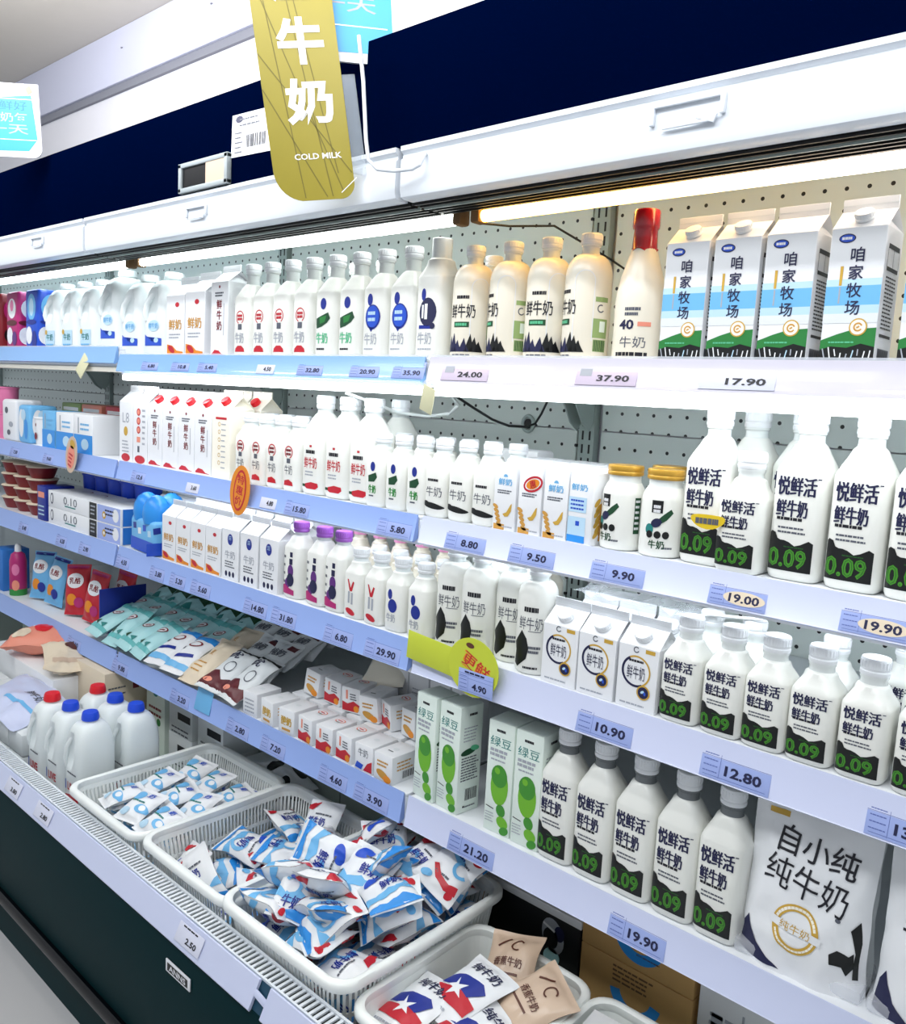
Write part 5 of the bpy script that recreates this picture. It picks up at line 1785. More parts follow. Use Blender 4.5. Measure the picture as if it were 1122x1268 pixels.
# blue lidded tubs
tub = cup_row('yogurt_tubs', 'blue_cap', None, 'blue_cap', 5, 0.082)
tub.put((-2.80, 1.40, Z2 + 0.05), 'row of deep blue lidded tubs behind the white gift boxes', scale=1.15)
P = Proto('tub_tray', 'tray')
P.part('tray', MB().box(0, 0, 0.0245, 0.46, 0.10, 0.049, 'paper_grey', 0.003))
P.put((-2.80, 1.40, Z2), 'grey tray carrying the deep blue lidded tubs')
P = Proto('yogurt_box', 'yogurt box')
mb = MB().box(0, 0, 0.06, 0.07, 0.10, 0.12, 'blue_deep', 0.003).print(Print().rect(0, 0.09, 0.05, 0.02, 'salmon', 1).lines(0, 0.05, 0.05, 3, 0.014, 0.005, 'sky_pale', 1, 3), on_front(-0.05))
P.part('box', mb)
P.put((-3.00, 1.262, Z2), 'deep blue yogurt box beside the stacked red bowls')
bowl = Proto('yogurt_bowl', 'yogurt bowl')
bowl.part('bowl', MB().lathe([(0.036, 0), (0.039, 0.004), (0.05, 0.034), (0.053, 0.038)], 'red_dark', 24))
bowl.part('lid', MB().lathe([(0.054, 0.0385), (0.055, 0.041), (0.05, 0.044)], 'beige', 24))
for c in range(3):
    for k in range(4):
        bowl.put((-3.13 - 0.115 * c, 1.27, Z2 + 0.0445 * k), f'red yogurt bowl, {ORD[k]} from the bottom, {ORD[c]} stack from the blue box', 'stacked red yogurt bowls')

# ------------------------------------------------------------------ lowest shelf
Z3 = SHELF_Z[3]
g = 'tall black band bottles on the lowest shelf'
for i, x in enumerate((-0.497, -0.572, -0.650, -0.729, -0.806)):
    shaded_drip.put((x, 1.25, Z3), f'tall black band milk bottle on the lowest shelf, {ORD[i]} from the big milk bag', g, scale=1.0)
for i, x in enumerate((-0.872, -0.938)):
    bean_brick.put((x, 1.248, Z3), f'green bean drink carton, {ORD[i]} from the tall black band bottles', 'green bean drink cartons', rot=R(2))
for i, x in enumerate((-1.062, -1.128)):
    bean_brick.put((x, 1.245, Z3), f'green bean drink carton, {ORD[i + 2]} from the tall black band bottles, beside the small boxes', 'green bean drink cartons', rot=R(-6))

# big clear bags of milk sachets


def milk_bag(seed):
    P = Proto('milk_bag', 'milk bag')
    w, h, t = 0.185, 0.242, 0.10
    off = Vector((seed * 3.7, 0, 0))

    def face(x, z, sg, o=0.0):
        a = max(0.0, 1 - abs(2 * x / w) ** 3)
        b = min(1.0, (h - z) / h * 1.25 + 0.02) ** 0.7
        y = t / 2 * (0.35 + 0.65 * a ** 0.6) * b
        y += noise.noise(Vector((x * 28, z * 24, sg)) + off) * 0.0055 + noise.noise(Vector((x * 70, z * 50, sg * 2)) + off) * 0.002
        k = 1.0 - 0.05 * math.sin(z / h * math.pi) + 0.02 * noise.noise(Vector((z * 20, sg, 2)) + off)
        return Vector((x * k, sg * max(0.002, y) + (o * sg), z))
    mb = MB()
    nx, nz = 22, 26
    grids = []
    for sg in (-1, 1):
        vs = [face(-w / 2 + w * i / nx, h * j / nz, sg) for j in range(nz + 1) for i in range(nx + 1)]
        fs = []
        for j in range(nz):
            for i in range(nx):
                a = j * (nx + 1) + i
                f = (a, a + 1, a + nx + 2, a + nx + 1)
                fs.append(f if sg < 0 else tuple(reversed(f)))
        mb.add(vs, fs, 'paper')
        grids.append(vs)
    for i, sgn in ((0, 1), (nx, -1)):     # gusset folded inwards on each side
        vs, fs = [], []
        for j in range(nz + 1):
            a, b = grids[0][j * (nx + 1) + i], grids[1][j * (nx + 1) + i]
            mid = (a + b) / 2 + Vector((sgn * 0.012 * (1 - j / nz), 0, 0))
            vs += [a, mid, b]
        for j in range(nz):
            for k in range(2):
                q_ = j * 3 + k
                f = (q_, q_ + 1, q_ + 4, q_ + 3)
                fs.append(f if i else tuple(reversed(f)))
        mb.add(vs, fs, 'paper_grey')
    mb.add([grids[0][i] for i in range(nx + 1)] + [grids[1][i] for i in range(nx, -1, -1)], [tuple(reversed(range(2 * nx + 2)))], 'paper')
    p = Print()
    p.text('自小纯', 0.010, 0.192, 0.040, 'ink', 2, w=0.115, bold=0.008, rot=-0.10)
    p.text('纯牛奶', 0.000, 0.143, 0.046, 'ink', 2, w=0.126, bold=0.0, rot=-0.14)
    p.arc(-0.005, 0.075, 0.025, 0.035, 0, 360, 'gold_ink', 1, 40)
    for k in range(14):
        t_ = R(20 + k * 10.5)
        p.rect(-0.005 + 0.030 * math.cos(t_), 0.075 + 0.030 * math.sin(t_), 0.004, 0.005, 'paper_cream', 2, t_)
        p.rect(-0.005 + 0.030 * math.cos(t_ + math.pi), 0.075 + 0.030 * math.sin(t_ + math.pi), 0.003, 0.005, 'paper_cream', 2, t_)
    p.rect(-0.005, 0.075, 0.078, 0.012, 'paper', 3, -0.1)
    p.text('纯牛奶', -0.005, 0.076, 0.013, 'gold_ink', 4, w=0.046, rot=-0.12)
    p.poly([(-0.088, 0.006), (-0.02, 0.006), (-0.04, 0.016), (-0.06, 0.030), (-0.072, 0.050), (-0.078, 0.066), (-0.086, 0.05)], 'ink_navy', 1)
    p.poly([(0.046, 0.060), (0.056, 0.068), (0.072, 0.064), (0.078, 0.070), (0.080, 0.050), (0.070, 0.034), (0.064, 0.046), (0.048, 0.046)], 'label_black', 1)
    p.poly([(0.070, 0.10), (0.082, 0.115), (0.086, 0.085), (0.085, 0.03), (0.078, 0.03), (0.080, 0.07)], 'label_black', 2)
    p.ell(0.052, 0.11, 0.004, 0.003, 'ink_soft', 1)
    p.rect(-0.055, 0.228, 0.03, 0.008, 'gold_ink', 1)
    mb.print(p, lambda a, b, o: face(a, b, -1, o), sx=0.006, sy=0.008, lift=0.0005)
    q_ = Print().poly([(-0.03, 0.03), (-0.005, 0.03), (0.0, 0.06), (-0.005, 0.11), (-0.02, 0.12), (-0.03, 0.07)], 'label_black', 1)
    P.part('bag', mb, angle=70)
    P.part('blue_base', MB().box(0, 0, 0.012, w * 1.0, t * 0.9, 0.022, 'clear_film', 0.006), label='clear plastic fold at the foot')
    P.part('top_seal', MB().box(0, 0, h + 0.004, w * 0.94, 0.004, 0.012, 'clear_film', 0.001), label='clear top seal')
    return P


mbag, mbag2 = milk_bag(1), milk_bag(5)
mbag.put((-0.372, 1.265, Z3), 'big white milk bag with gold ring emblem beside the tall bottles', rot=R(2))
mbag2.put((-0.178, 1.265, Z3), 'big white milk bag with black cow spots at the right frame edge', rot=R(-2))

# heap of little milk boxes


def tiny_box(kind):
    w, d, h = 0.056, 0.078, 0.062
    P = Proto('small_milk_box', 'milk box')
    mb = MB().box(0, 0, h / 2, w, d, h, 'paper', 0.002)
    f, r, t = Print(), Print(), Print().ell(0, 0, 0.008, 0.006, 'paper_grey', 1)
    if kind == 'yellow':
        f.text('酸奶', 0, 0.033, 0.022, 'gold_ink', 1, w=0.036, bold=0.06).rect(0, 0.012, 0.03, 0.006, 'wheat')
    elif kind == 'grey':
        f.lines(0, 0.042, 0.038, 4, 0.010, 0.004, 'ink_pale', 1, 3)
    elif kind == 'red':
        f.poly([(-0.026, 0.004), (0.02, 0.004), (0.026, 0.022), (0.008, 0.03), (-0.01, 0.022), (-0.026, 0.026)], 'red').rect(-0.012, 0.044, 0.006, 0.022, 'salmon').lines(0.008, 0.046, 0.022, 3, 0.006, 0.003, 'ink_soft', 1, 6).ell(0.016, 0.012, 0.008, 0.008, 'orange', 2)
        t.ell(0, 0.012, 0.015, 0.010, 'salmon', 1).ell(0, 0.012, 0.012, 0.007, 'paper', 2).rect(0, 0.012, 0.015, 0.004, 'red', 3)
    elif kind == 'blue':
        f.poly([(-0.026, 0.006), (-0.006, 0.004), (0.0, 0.016), (-0.02, 0.02)], 'blue').poly([(0.0, 0.004), (0.026, 0.004), (0.026, 0.03), (0.012, 0.022)], 'red').text('牛奶', -0.002, 0.043, 0.018, 'ink_soft', 1, w=0.03)
    else:
        f.ell(0.0, 0.016, 0.02, 0.009, 'wheat', 1, -0.3).ell(0.014, 0.01, 0.012, 0.008, 'orange', 2).lines(0.0, 0.044, 0.036, 2, 0.008, 0.004, 'wheat', 1, 4)
        t.lines(0, -0.015, 0.02, 1, 0.01, 0.003, 'ink', 2, 2)
    r.barcode(0.012, 0.016, 0.036, 0.016, 'ink', 1, 3).lines(0, 0.046, 0.05, 3, 0.008, 0.003, 'wheat', 1, 5)
    mb.print(f, on_front(-d / 2)).print(r, on_right(w / 2)).print(t, on_top(h))
    P.part('box', mb, angle=25)
    return P


tiny = {k: tiny_box(k) for k in ('yellow', 'grey', 'red', 'blue', 'wheat')}
seq = [(-1.240, 1.243, 'wheat', 0), (-1.305, 1.245, 'blue', 2), (-1.372, 1.247, 'red', -3), (-1.440, 1.243, 'red', 3), (-1.508, 1.245, 'red', -4), (-1.582, 1.243, 'yellow', 4), (-1.655, 1.243, 'yellow', -5), (-1.735, 1.245, 'grey', 3)]
NOTE = {'wheat': 'wheat ear print', 'blue': 'blue and red wave', 'red': 'red wave', 'yellow': 'yellow lettering', 'grey': 'grey lettering'}
for i, (x, y, k, a) in enumerate(seq):
    tiny[k].put((x, y, Z3), f'small milk box with {NOTE[k]}, front row, {ORD[i]} from the bean cartons', 'small milk boxes in the front row', rot=R(a))
rg = random.Random(8)
for i in range(7):
    k = ['wheat', 'red', 'red', 'wheat', 'red', 'grey', 'yellow'][i]
    tiny[k].put((-1.235 - i * 0.068, 1.330 + rg.uniform(-0.004, 0.004), Z3), f'small white milk box in the second row, {ORD[i]} from the bean cartons', 'small milk boxes in the second row', rot=R(rg.uniform(-4, 4)))
for i in range(6):
    k = ['wheat', 'red', 'wheat', 'red', 'red', 'wheat'][i]
    tiny[k].put((-1.255 - i * 0.071, 1.345 + rg.uniform(-0.01, 0.01), Z3 + 0.0655), f'small white milk box lying on the second row, {ORD[i]} from the bean cartons', 'small milk boxes on top of the second row', rot=(R(rg.uniform(-5, 5)), R(rg.uniform(-5, 5)), R(rg.uniform(-28, 28))))
tall_small = brick('white_milk_box', 'milk box', 0.064, 0.06, 0.17, 'paper', Print().rect(0.012, 0.07, 0.006, 0.014, 'ink', 1, 0.4).lines(0, 0.13, 0.04, 2, 0.01, 0.003, 'ink_pale', 1, 3))
for i in range(4):
    tall_small.put((-1.205 - i * 0.069, 1.44, Z3), f'tall plain white milk box at the rear, {ORD[i]} from the bean cartons', 'tall white boxes at the rear of the lowest shelf')
P = pouch('biscuit_bag', 'snack bag', 0.12, 0.15, 0.05, 'milk_cream', Print().ell(0, 0, 0.02, 0.012, 'red', 1).ell(0, 0, 0.015, 0.008, 'paper', 2).ell(0.03, 0.04, 0.006, 0.006, 'ink', 1), 91)
P.put((-1.46, 1.43, Z3 + 0.16), 'cream white pouch leaning over the small milk boxes', rot=(R(30), R(-8), R(20)))

# rows of soft pouches standing tilted against one another
rg = random.Random(12)
order = [('brown', -1.815), ('brown', -1.908), ('tan', -2.002), ('blue', -2.096), ('blue', -2.19), ('aqua', -2.283), ('aqua', -2.376), ('aqua', -2.469), ('aqua', -2.562)]
for r in range(5):
    for i, (k, x) in enumerate(order):
        if r > 0:
            k = {'brown': 'silver', 'tan': 'silver' if r > 1 else 'tan', 'blue': 'green' if r > 1 else 'aqua', 'aqua': 'green' if r > 1 else 'aqua'}[k]
        P = tan_bag if k == 'tan' else shelf_pouch[k][(i + r) % 2]
        nm = {'brown': 'white and maroon yogurt pouch', 'tan': 'beige yogurt pouch', 'blue': 'white and blue yogurt pouch', 'aqua': 'aqua yogurt pouch with red oval', 'green': 'dark green and aqua yogurt pouch', 'silver': 'silver grey yogurt pouch'}[k]
        tilt = rg.uniform(24, 34)
        P.put((x - 0.006 * r + rg.uniform(-0.006, 0.006), 1.262 + 0.080 * r, Z3 + 0.062 + 0.021 * r), f'{nm}, row {ORD[r]} from the rail, {ORD[i]} from small boxes', 'tilted yogurt pouches on the lowest shelf',
              rot=(R(tilt), R(rg.uniform(-4, 4)), R(rg.uniform(-7, 7))))
P = Proto('blue_divider', 'divider')
P.part('panel', MB().box(0, 0, 0.075, 0.006, 0.16, 0.15, 'blue_deep', 0.001))
P.put((-2.625, 1.32, Z3), 'deep blue cardboard divider between the pouches and the snack bags')
for i, (x, P, lab) in enumerate(((-2.74, snack_red, 'red and white snack bag beside the blue divider, lowest shelf'), (-2.88, snack_red, 'red and orange snack bag beside the sky blue bag'), (-3.04, snack_blue, 'sky blue snack bag with white patch'), (-3.17, snack_blue, 'sky blue snack bag beside the magenta tube'))):
    P.put((x, 1.285, Z3 + 0.096), lab, 'snack bags on the lowest shelf', rot=(R(78), R([3, -6, 4, -3][i]), R([8, 24, 10, 20][i])))
snack_red.put((-2.70, 1.36, Z3 + 0.096), 'dark red snack bag in the second row behind the red and white one', 'snack bags on the lowest shelf', rot=(R(80), R(4), R(6)))
P = Proto('drink_tube', 'drink tube')
P.part('body', MB().lathe([(0.028, 0), (0.030, 0.004), (0.030, 0.13), (0.024, 0.155), (0.012, 0.165)], 'magenta', 24).print(Print().ell(0, 0.10, 0.014, 0.022, 'pink', 1).ell(0, 0.04, 0.014, 0.02, 'salmon', 1), on_body(lambda z: 0.030, R(50)), sx=0.005))
P.part('foot', MB().lathe([(0.0305, 0.0), (0.0305, 0.022), (0.0302, 0.024)], 'green_leaf', 24))
P.part('tip', MB().lathe([(0.012, 0.165), (0.011, 0.185), (0.007, 0.195)], 'paper', 16))
P.put((-3.31, 1.25, Z3), 'magenta drink tube with green foot and white tip, lowest shelf')
P = Proto('snack_box', 'snack box')
P.part('box', MB().box(0, 0, 0.08, 0.10, 0.10, 0.16, 'blue_box', 0.004))
P.put((-3.43, 1.27, Z3), 'plain blue snack box at the far end of the lowest shelf')

# ------------------------------------------------------------------ the bottom well
ZD = 0.370
bk = basket(0.335, 0.405, 0.135)
bk.put((-1.832, 1.072, ZD + 0.002), 'white perforated basket nearest the milk jugs', 'white perforated baskets')
bk.put((-1.480, 1.078, ZD + 0.006), 'white perforated basket, middle of three, half full of milk pouches', 'white perforated baskets')
bk.put((-1.140, 1.078, ZD + 0.014), 'white perforated basket, heaped with milk pouches, nearest the solid tray', 'white perforated baskets', scale=1.06)
tray = basket(0.262, 0.325, 0.12, True, 120)
tray.put((-0.825, 1.045, ZD + 0.002), 'solid white plastic tray with star print pouches')
tray.put((-0.545, 1.045, ZD + 0.002), 'solid white plastic tray at the bottom frame edge holding a flat card')
P = Proto('white_card', 'card')
P.part('card', MB().box(0, 0, 0, 0.20, 0.26, 0.006, 'paper', 0.001).print(Print().rect(-0.03, 0, 0.002, 0.2, 'ink', 1), on_top(0.003)))
P.put((-0.555, 1.045, ZD + 0.117), 'flat white card lying in the tray at the bottom frame edge', rot=(R(3), 0, R(4)))

# resting places of the loose pouches: kind, x, y, height over the well floor, turn
FULL_HEAP = [
    (0, -1.2313, 0.9432, 0.0452, -0.12, -0.11, -1.52), (2, -1.249, 1.0859, 0.0428, 0.04, 0.19, 0.02), (1, -1.2337, 1.2122, 0.0458, 0.12, 0.01, 1.57),
    (0, -1.0678, 1.0033, 0.0447, 0.03, -0.18, -1.53), (1, -1.0471, 1.125, 0.0434, 0.02, 0.04, -1.58), (1, -1.0466, 1.2219, 0.0437, 0.06, 0.2, -1.56),
    (3, -1.1685, 1.0073, 0.0705, 0.05, -0.17, -1.54), (2, -1.1529, 1.1135, 0.0506, 0.19, -0.18, 0.15), (2, -1.1638, 1.2243, 0.0722, -0.25, 0.35, -1.66),
    (0, -1.0465, 1.0154, 0.0925, 0.11, -0.15, -1.59), (3, -1.0313, 1.1195, 0.0904, -0.22, 0.15, 3.1), (1, -1.0446, 1.2208, 0.0908, -0.3, -0.46, 1.59),
    (2, -1.2217, 0.9346, 0.0919, -0.09, -0.1, 1.58), (0, -1.1953, 1.0818, 0.0851, 0.12, -0.21, -1.79), (1, -1.1555, 1.1899, 0.1202, 0.41, -0.54, -0.04),
    (1, -1.0479, 0.9241, 0.0556, -0.0, -0.77, 1.54), (0, -1.0473, 1.0851, 0.1285, -0.08, 0.16, 2.99), (2, -1.0931, 1.2061, 0.116, 0.24, -0.43, 0.01),
    (0, -1.2335, 0.9276, 0.1489, -0.05, -0.61, -1.57), (1, -1.1872, 1.1096, 0.1289, 0.28, -0.19, -2.07), (3, -1.249, 1.2075, 0.1085, 0.14, 0.61, 3.12),
    (3, -1.0461, 0.9336, 0.1162, 0.29, 0.16, -1.51), (1, -1.0872, 1.0766, 0.165, 0.1, -0.15, -0.22), (2, -1.0504, 1.206, 0.1653, 0.04, 0.37, 0.01),
    (0, -1.2227, 1.0221, 0.1255, -0.35, 0.1, 1.27), (2, -1.2367, 1.1175, 0.1612, -0.3, 0.31, 1.61), (2, -1.2353, 1.2208, 0.1627, 0.44, 0.19, -1.51),
    (2, -1.1119, 0.9346, 0.1381, 0.38, -0.04, -1.59), (2, -1.0503, 1.0491, 0.2086, -0.14, -0.2, 1.11), (1, -1.0266, 1.2, 0.2056, -0.28, -0.45, -3.01),
    (2, -1.237, 1.1958, 0.2097, 0.18, 0.66, -2.57), (1, -1.1168, 0.9592, 0.182, -0.48, 0.31, 1.18), (2, -1.2418, 0.976, 0.1926, 0.56, -0.73, -1.6),
    (2, -1.2377, 1.0482, 0.2052, -0.39, 1.02, -1.58), (1, -1.1333, 1.1983, 0.1858, -0.06, -0.77, 0.37), (2, -1.1338, 1.1067, 0.2028, -2.31, -0.07, -1.47),
    (3, -1.1506, 0.9813, 0.207, 2.39, -0.03, 0.48)]
HALF_HEAP = [
    (2, -1.553, 0.9966, 0.0385, -0.3, -0.11, 2.61), (2, -1.5584, 1.0956, 0.035, 0.11, 0.22, -0.06), (0, -1.5659, 1.2114, 0.0376, -0.15, -0.03, -1.57),
    (0, -1.3957, 0.941, 0.0426, -0.12, -0.51, 1.6), (2, -1.4356, 1.032, 0.0356, -0.13, -0.0, -2.53), (3, -1.3862, 1.1498, 0.0391, 0.01, -0.3, -0.16),
    (3, -1.5796, 0.9383, 0.0628, 0.81, -0.1, -0.07), (2, -1.5513, 1.0829, 0.0856, -0.02, 0.11, -1.32), (2, -1.4838, 1.1424, 0.0582, 0.01, -0.09, -2.55),
    (3, -1.497, 0.9245, 0.0851, 0.99, -0.75, 0.72), (1, -1.4058, 1.0335, 0.0766, 0.24, 0.07, 2.6), (3, -1.4009, 1.2218, 0.0611, -0.2, 0.62, 1.48),
    (1, -1.4391, 1.1065, 0.0964, -0.25, 0.03, -1.12), (3, -1.4428, 1.224, 0.0996, -0.34, 2.34, -1.77), (0, -1.5531, 1.2101, 0.0861, 0.27, 0.31, 1.6)]
JUG_HEAP = [
    (0, -1.9066, 0.9458, 0.0236, -0.01, -0.06, 0.05), (1, -1.94, 1.0676, 0.0256, -0.04, 0.02, -0.0), (0, -1.9114, 1.1834, 0.0236, -0.01, -0.06, 0.06),
    (0, -1.8238, 0.9411, 0.0236, -0.01, -0.06, 0.0), (0, -1.8085, 1.0738, 0.0236, -0.0, -0.06, -0.04), (0, -1.8324, 1.1897, 0.0259, -0.03, -0.2, 0.06),
    (1, -1.7378, 0.9409, 0.0259, -0.04, 0.05, -0.0), (0, -1.7239, 1.058, 0.0236, -0.01, -0.06, 0.0), (0, -1.7553, 1.1864, 0.0237, -0.01, -0.03, -0.07),
    (1, -1.9409, 0.9655, 0.0524, -0.11, -0.23, 0.03), (1, -1.9316, 1.0709, 0.0603, -0.09, -0.0, 0.16), (1, -1.943, 1.203, 0.0535, -0.0, -0.4, 0.0),
    (0, -1.8535, 0.9525, 0.055, -0.27, -0.18, -0.14), (1, -1.8649, 1.0859, 0.0432, 0.02, -0.24, 0.15), (1, -1.8159, 1.2037, 0.0634, -0.17, -0.03, 0.0),
    (1, -1.724, 0.9746, 0.0541, -0.3, -0.02, 0.01), (0, -1.7378, 1.0986, 0.0509, -0.12, -0.24, -0.1), (0, -1.7215, 1.2024, 0.0516, -0.02, 0.39, -0.02),
    (1, -1.9324, 0.9893, 0.0864, -0.12, 0.12, -0.17), (0, -1.9272, 1.0938, 0.0914, -0.36, -0.13, 0.09), (1, -1.9417, 1.1629, 0.0929, -0.23, -0.3, 0.07),
    (0, -1.8579, 0.9946, 0.0751, -0.46, -0.29, 0.13), (1, -1.8554, 1.0791, 0.0808, -0.1, -0.19, 0.36), (1, -1.8801, 1.1924, 0.0699, 0.14, -1.89, -0.03),
    (1, -1.7748, 1.0177, 0.0662, -0.12, 0.16, 2.21), (1, -1.7908, 1.1095, 0.0621, -0.25, -0.45, 0.36), (0, -1.7423, 1.2014, 0.0903, 0.04, -0.1, 0.04)]
for rows, kinds, lab, grp in ((FULL_HEAP, pouches, 'white and blue milk pouch in the heap of the basket beside the solid tray', 'pouches heaped in the fullest basket'),
                              (HALF_HEAP, pouches, 'white and blue milk pouch lying in the middle basket', 'pouches in the middle basket'),
                              (JUG_HEAP, small_pouch, 'small milk pouch with sky blue dots in the basket by the jugs', 'small pouches in the basket by the jugs')):
    for k, x, y, z, a, b, c in rows:
        kinds[k].put((x, y, ZD + z), lab, grp, rot=(a, b, c))
for i, (x, y, z, a, b, c) in enumerate(((-1.20, 0.965, 0.178, 22, 14, 35), (-1.10, 0.955, 0.172, 26, -8, -28), (-1.245, 1.075, 0.182, 30, 6, -60), (-1.135, 1.065, 0.200, 24, 12, 20),
                                        (-1.045, 1.05, 0.182, 30, 18, -40), (-1.20, 1.185, 0.186, 32, -4, 50), (-1.09, 1.17, 0.198, 28, 10, -12))):
    pouches[(i * 3 + 1) % 4].put((x, y, ZD + z), f'white and blue milk pouch on top of the fullest heap, {ORD[i]} from the vent', 'pouches on top of the fullest heap', rot=(R(a), R(b), R(c)))
for j in range(3):
    for i in range(3):
        small_pouch[(i + j) % 2].put((-1.922 + 0.092 * i, 0.968 + 0.098 * j, ZD + 0.110 + 0.004 * ((i + j) % 2)), f'small sky blue dotted pouch on top, row {ORD[j]}, {ORD[i]} from the jugs', 'small pouches on top in the basket by the jugs',
                                     rot=(R(12 + 4 * ((i * 2 + j) % 3)), R(-6 + 5 * ((i + j) % 3)), R(-14 + 13 * ((2 * i + j) % 3))))
pouches[0].put((-1.030, 1.225, ZD + 0.190), 'milk pouch standing on end at the back corner of the fullest basket', rot=(R(58), R(16), R(-20)))
pouches[3].put((-1.445, 1.205, ZD + 0.125), 'milk pouch propped upright at the back of the middle basket', rot=(R(48), R(-6), R(14)))
for i, (x, y, z, a) in enumerate(((-0.832, 0.915, 0.075, (8, -14, -8)), (-0.90, 0.975, 0.098, (14, -12, -10)), (-0.845, 1.045, 0.122, (12, -6, -14)), (-0.775, 0.985, 0.105, (8, 10, -16)), (-0.89, 0.93, 0.03, (0, 0, 10)), (-0.76, 0.94, 0.035, (0, 0, -10)), (-0.83, 1.06, 0.06, (0, 0, 5)))):
    star_pouch[i % 2].put((x, y, ZD + z), ['star print milk pouch nearest the front of the solid tray', 'star print milk pouch near the tray corner by the vent', 'star print milk pouch with its lettering at the top of the tray pile', 'star print milk pouch beside the beige pouches', 'star print milk pouch under the front pile in the tray', 'star print milk pouch low in the tray by its right wall', 'star print milk pouch low in the middle of the tray'][i], 'star print pouches in the tray', rot=tuple(R(q_) for q_ in a))
for i, (x, y, z, a) in enumerate(((-0.745, 1.10, 0.128, (24, 10, -30)), (-0.835, 1.155, 0.118, (28, -10, 16)), (-0.78, 1.13, 0.055, (0, 0, 20)))):
    tan_pouch[i % 2].put((x, y, ZD + z), ['beige milk pouch with brown lettering on the tray corner', 'crumpled beige pouch at the back wall of the solid tray', 'beige milk pouch low at the back of the tray'][i], 'beige pouches in the tray', rot=tuple(R(q_) for q_ in a))

# milk jugs beside the first basket
for i, (x, y, P, c) in enumerate(((-2.300, 0.954, jug_red, 'red'), (-2.203, 0.962, jug_blue, 'blue'), (-2.104, 0.970, jug_blue, 'blue'), (-2.285, 1.075, jug_red, 'red'), (-2.186, 1.078, jug_blue, 'blue'), (-2.088, 1.088, jug_blue, 'blue'))):
    P.put((x, y, ZD + 0.024), f'{c} capped white milk jug, {["third", "second", "nearest"][i % 3]} from the perforated basket, ' + ('front row' if i < 3 else 'second row'), 'milk jugs beside the basket')
P = Proto('jug_tray', 'tray')
P.part('tray', MB().box(0, 0, 0.011, 0.33, 0.26, 0.022, 'paper_grey', 0.004))
P.put((-2.196, 1.02, ZD), 'flat pale tray under the six milk jugs')

# wrapped packs and boxes in the far part of the well
P = Proto('wrapped_milk_pack', 'milk pack')
mb = MB()
for i in range(3):
    for k in range(2):
        mb.box(-0.10 + 0.10 * i, 0, 0.034 + 0.068 * k, 0.096, 0.16, 0.066, 'paper_grey', 0.006)
mb.print(Print().lines(0.05, 0.03, 0.12, 1, 0.01, 0.004, 'ink_soft', 1, 3).rect(-0.1, 0.034, 0.06, 0.004, 'ink_pale', 1), on_front(-0.08))
P.part('bricks', mb)
P.put((-2.535, 0.985, ZD), 'grey white wrapped milk brick pack beside the milk jugs', 'wrapped brick packs')
P.put((-2.845, 0.985, ZD), 'grey white wrapped milk brick pack at the left frame edge', 'wrapped brick packs')
P = pouch('folded_bag', 'plastic bag', 0.34, 0.20, 0.045, 'rail_white', Print().text('鲜牛奶', 0.06, 0.02, 0.03, 'ink_soft', 1, w=0.09, bold=0.02).rect(0.06, -0.03, 0.16, 0.012, 'sky_blue', 1, 0.08), 95, wr=0.008)
P.put((-2.60, 0.985, ZD + 0.160), 'bluish white film bag with grey lettering on the wrapped packs', rot=(R(6), R(3), R(4)))
P = Proto('long_white_box', 'carton box')
P.part('box', MB().box(0, 0, 0.10, 0.52, 0.24, 0.20, 'paper', 0.003).print(Print().lines(0.1, 0.12, 0.2, 2, 0.02, 0.006, 'ink_pale', 1, 3), on_front(-0.12)))
P.put((-2.86, 1.20, ZD), 'long white carton box lying behind the wrapped packs')
P = Proto('beige_carton', 'carton box')
P.part('box', MB().box(0, 0, 0.125, 0.20, 0.16, 0.25, 'beige', 0.002).print(Print().rect(0.02, 0.20, 0.02, 0.025, 'red_dark', 1).lines(-0.04, 0.20, 0.06, 2, 0.02, 0.005, 'ink_soft', 1, 3), on_right(0.10)).print(Print().rect(-0.05, 0, 0.012, 0.03, 'ink', 1).lines(0.02, 0.03, 0.1, 2, 0.02, 0.005, 'ink_pale', 1, 3), on_top(0.25)))
P.put((-2.52, 1.24, ZD), 'beige carton box behind the milk jugs')
P.put((-2.72, 1.42, ZD), 'beige carton box in the second row beneath the lowest shelf')
P = pouch('fruit_bag', 'snack bag', 0.22, 0.24, 0.09, 'salmon', Print().ell(0.02, 0.0, 0.05, 0.03, 'red_cap', 1, 0.5).ell(-0.03, 0.05, 0.03, 0.02, 'red', 1).ell(0.06, -0.06, 0.03, 0.03, 'beige', 1).ell(-0.06, -0.05, 0.03, 0.025, 'paper', 1), 97, wr=0.008)
P.put((-2.90, 1.19, ZD + 0.246), 'salmon and red plastic bag on the long white box', rot=(R(5), R(-3), R(-50)))
P = pouch('fruit_bag', 'snack bag', 0.15, 0.20, 0.06, 'beige', Print().ell(0.02, 0.02, 0.03, 0.02, 'brown', 1).rect(0, -0.06, 0.1, 0.02, 'tan_pack', 1), 98, wr=0.008)
P.put((-2.68, 1.16, ZD + 0.240), 'beige plastic bag beside the salmon bag on the long white box', rot=(R(8), R(4), R(70)))

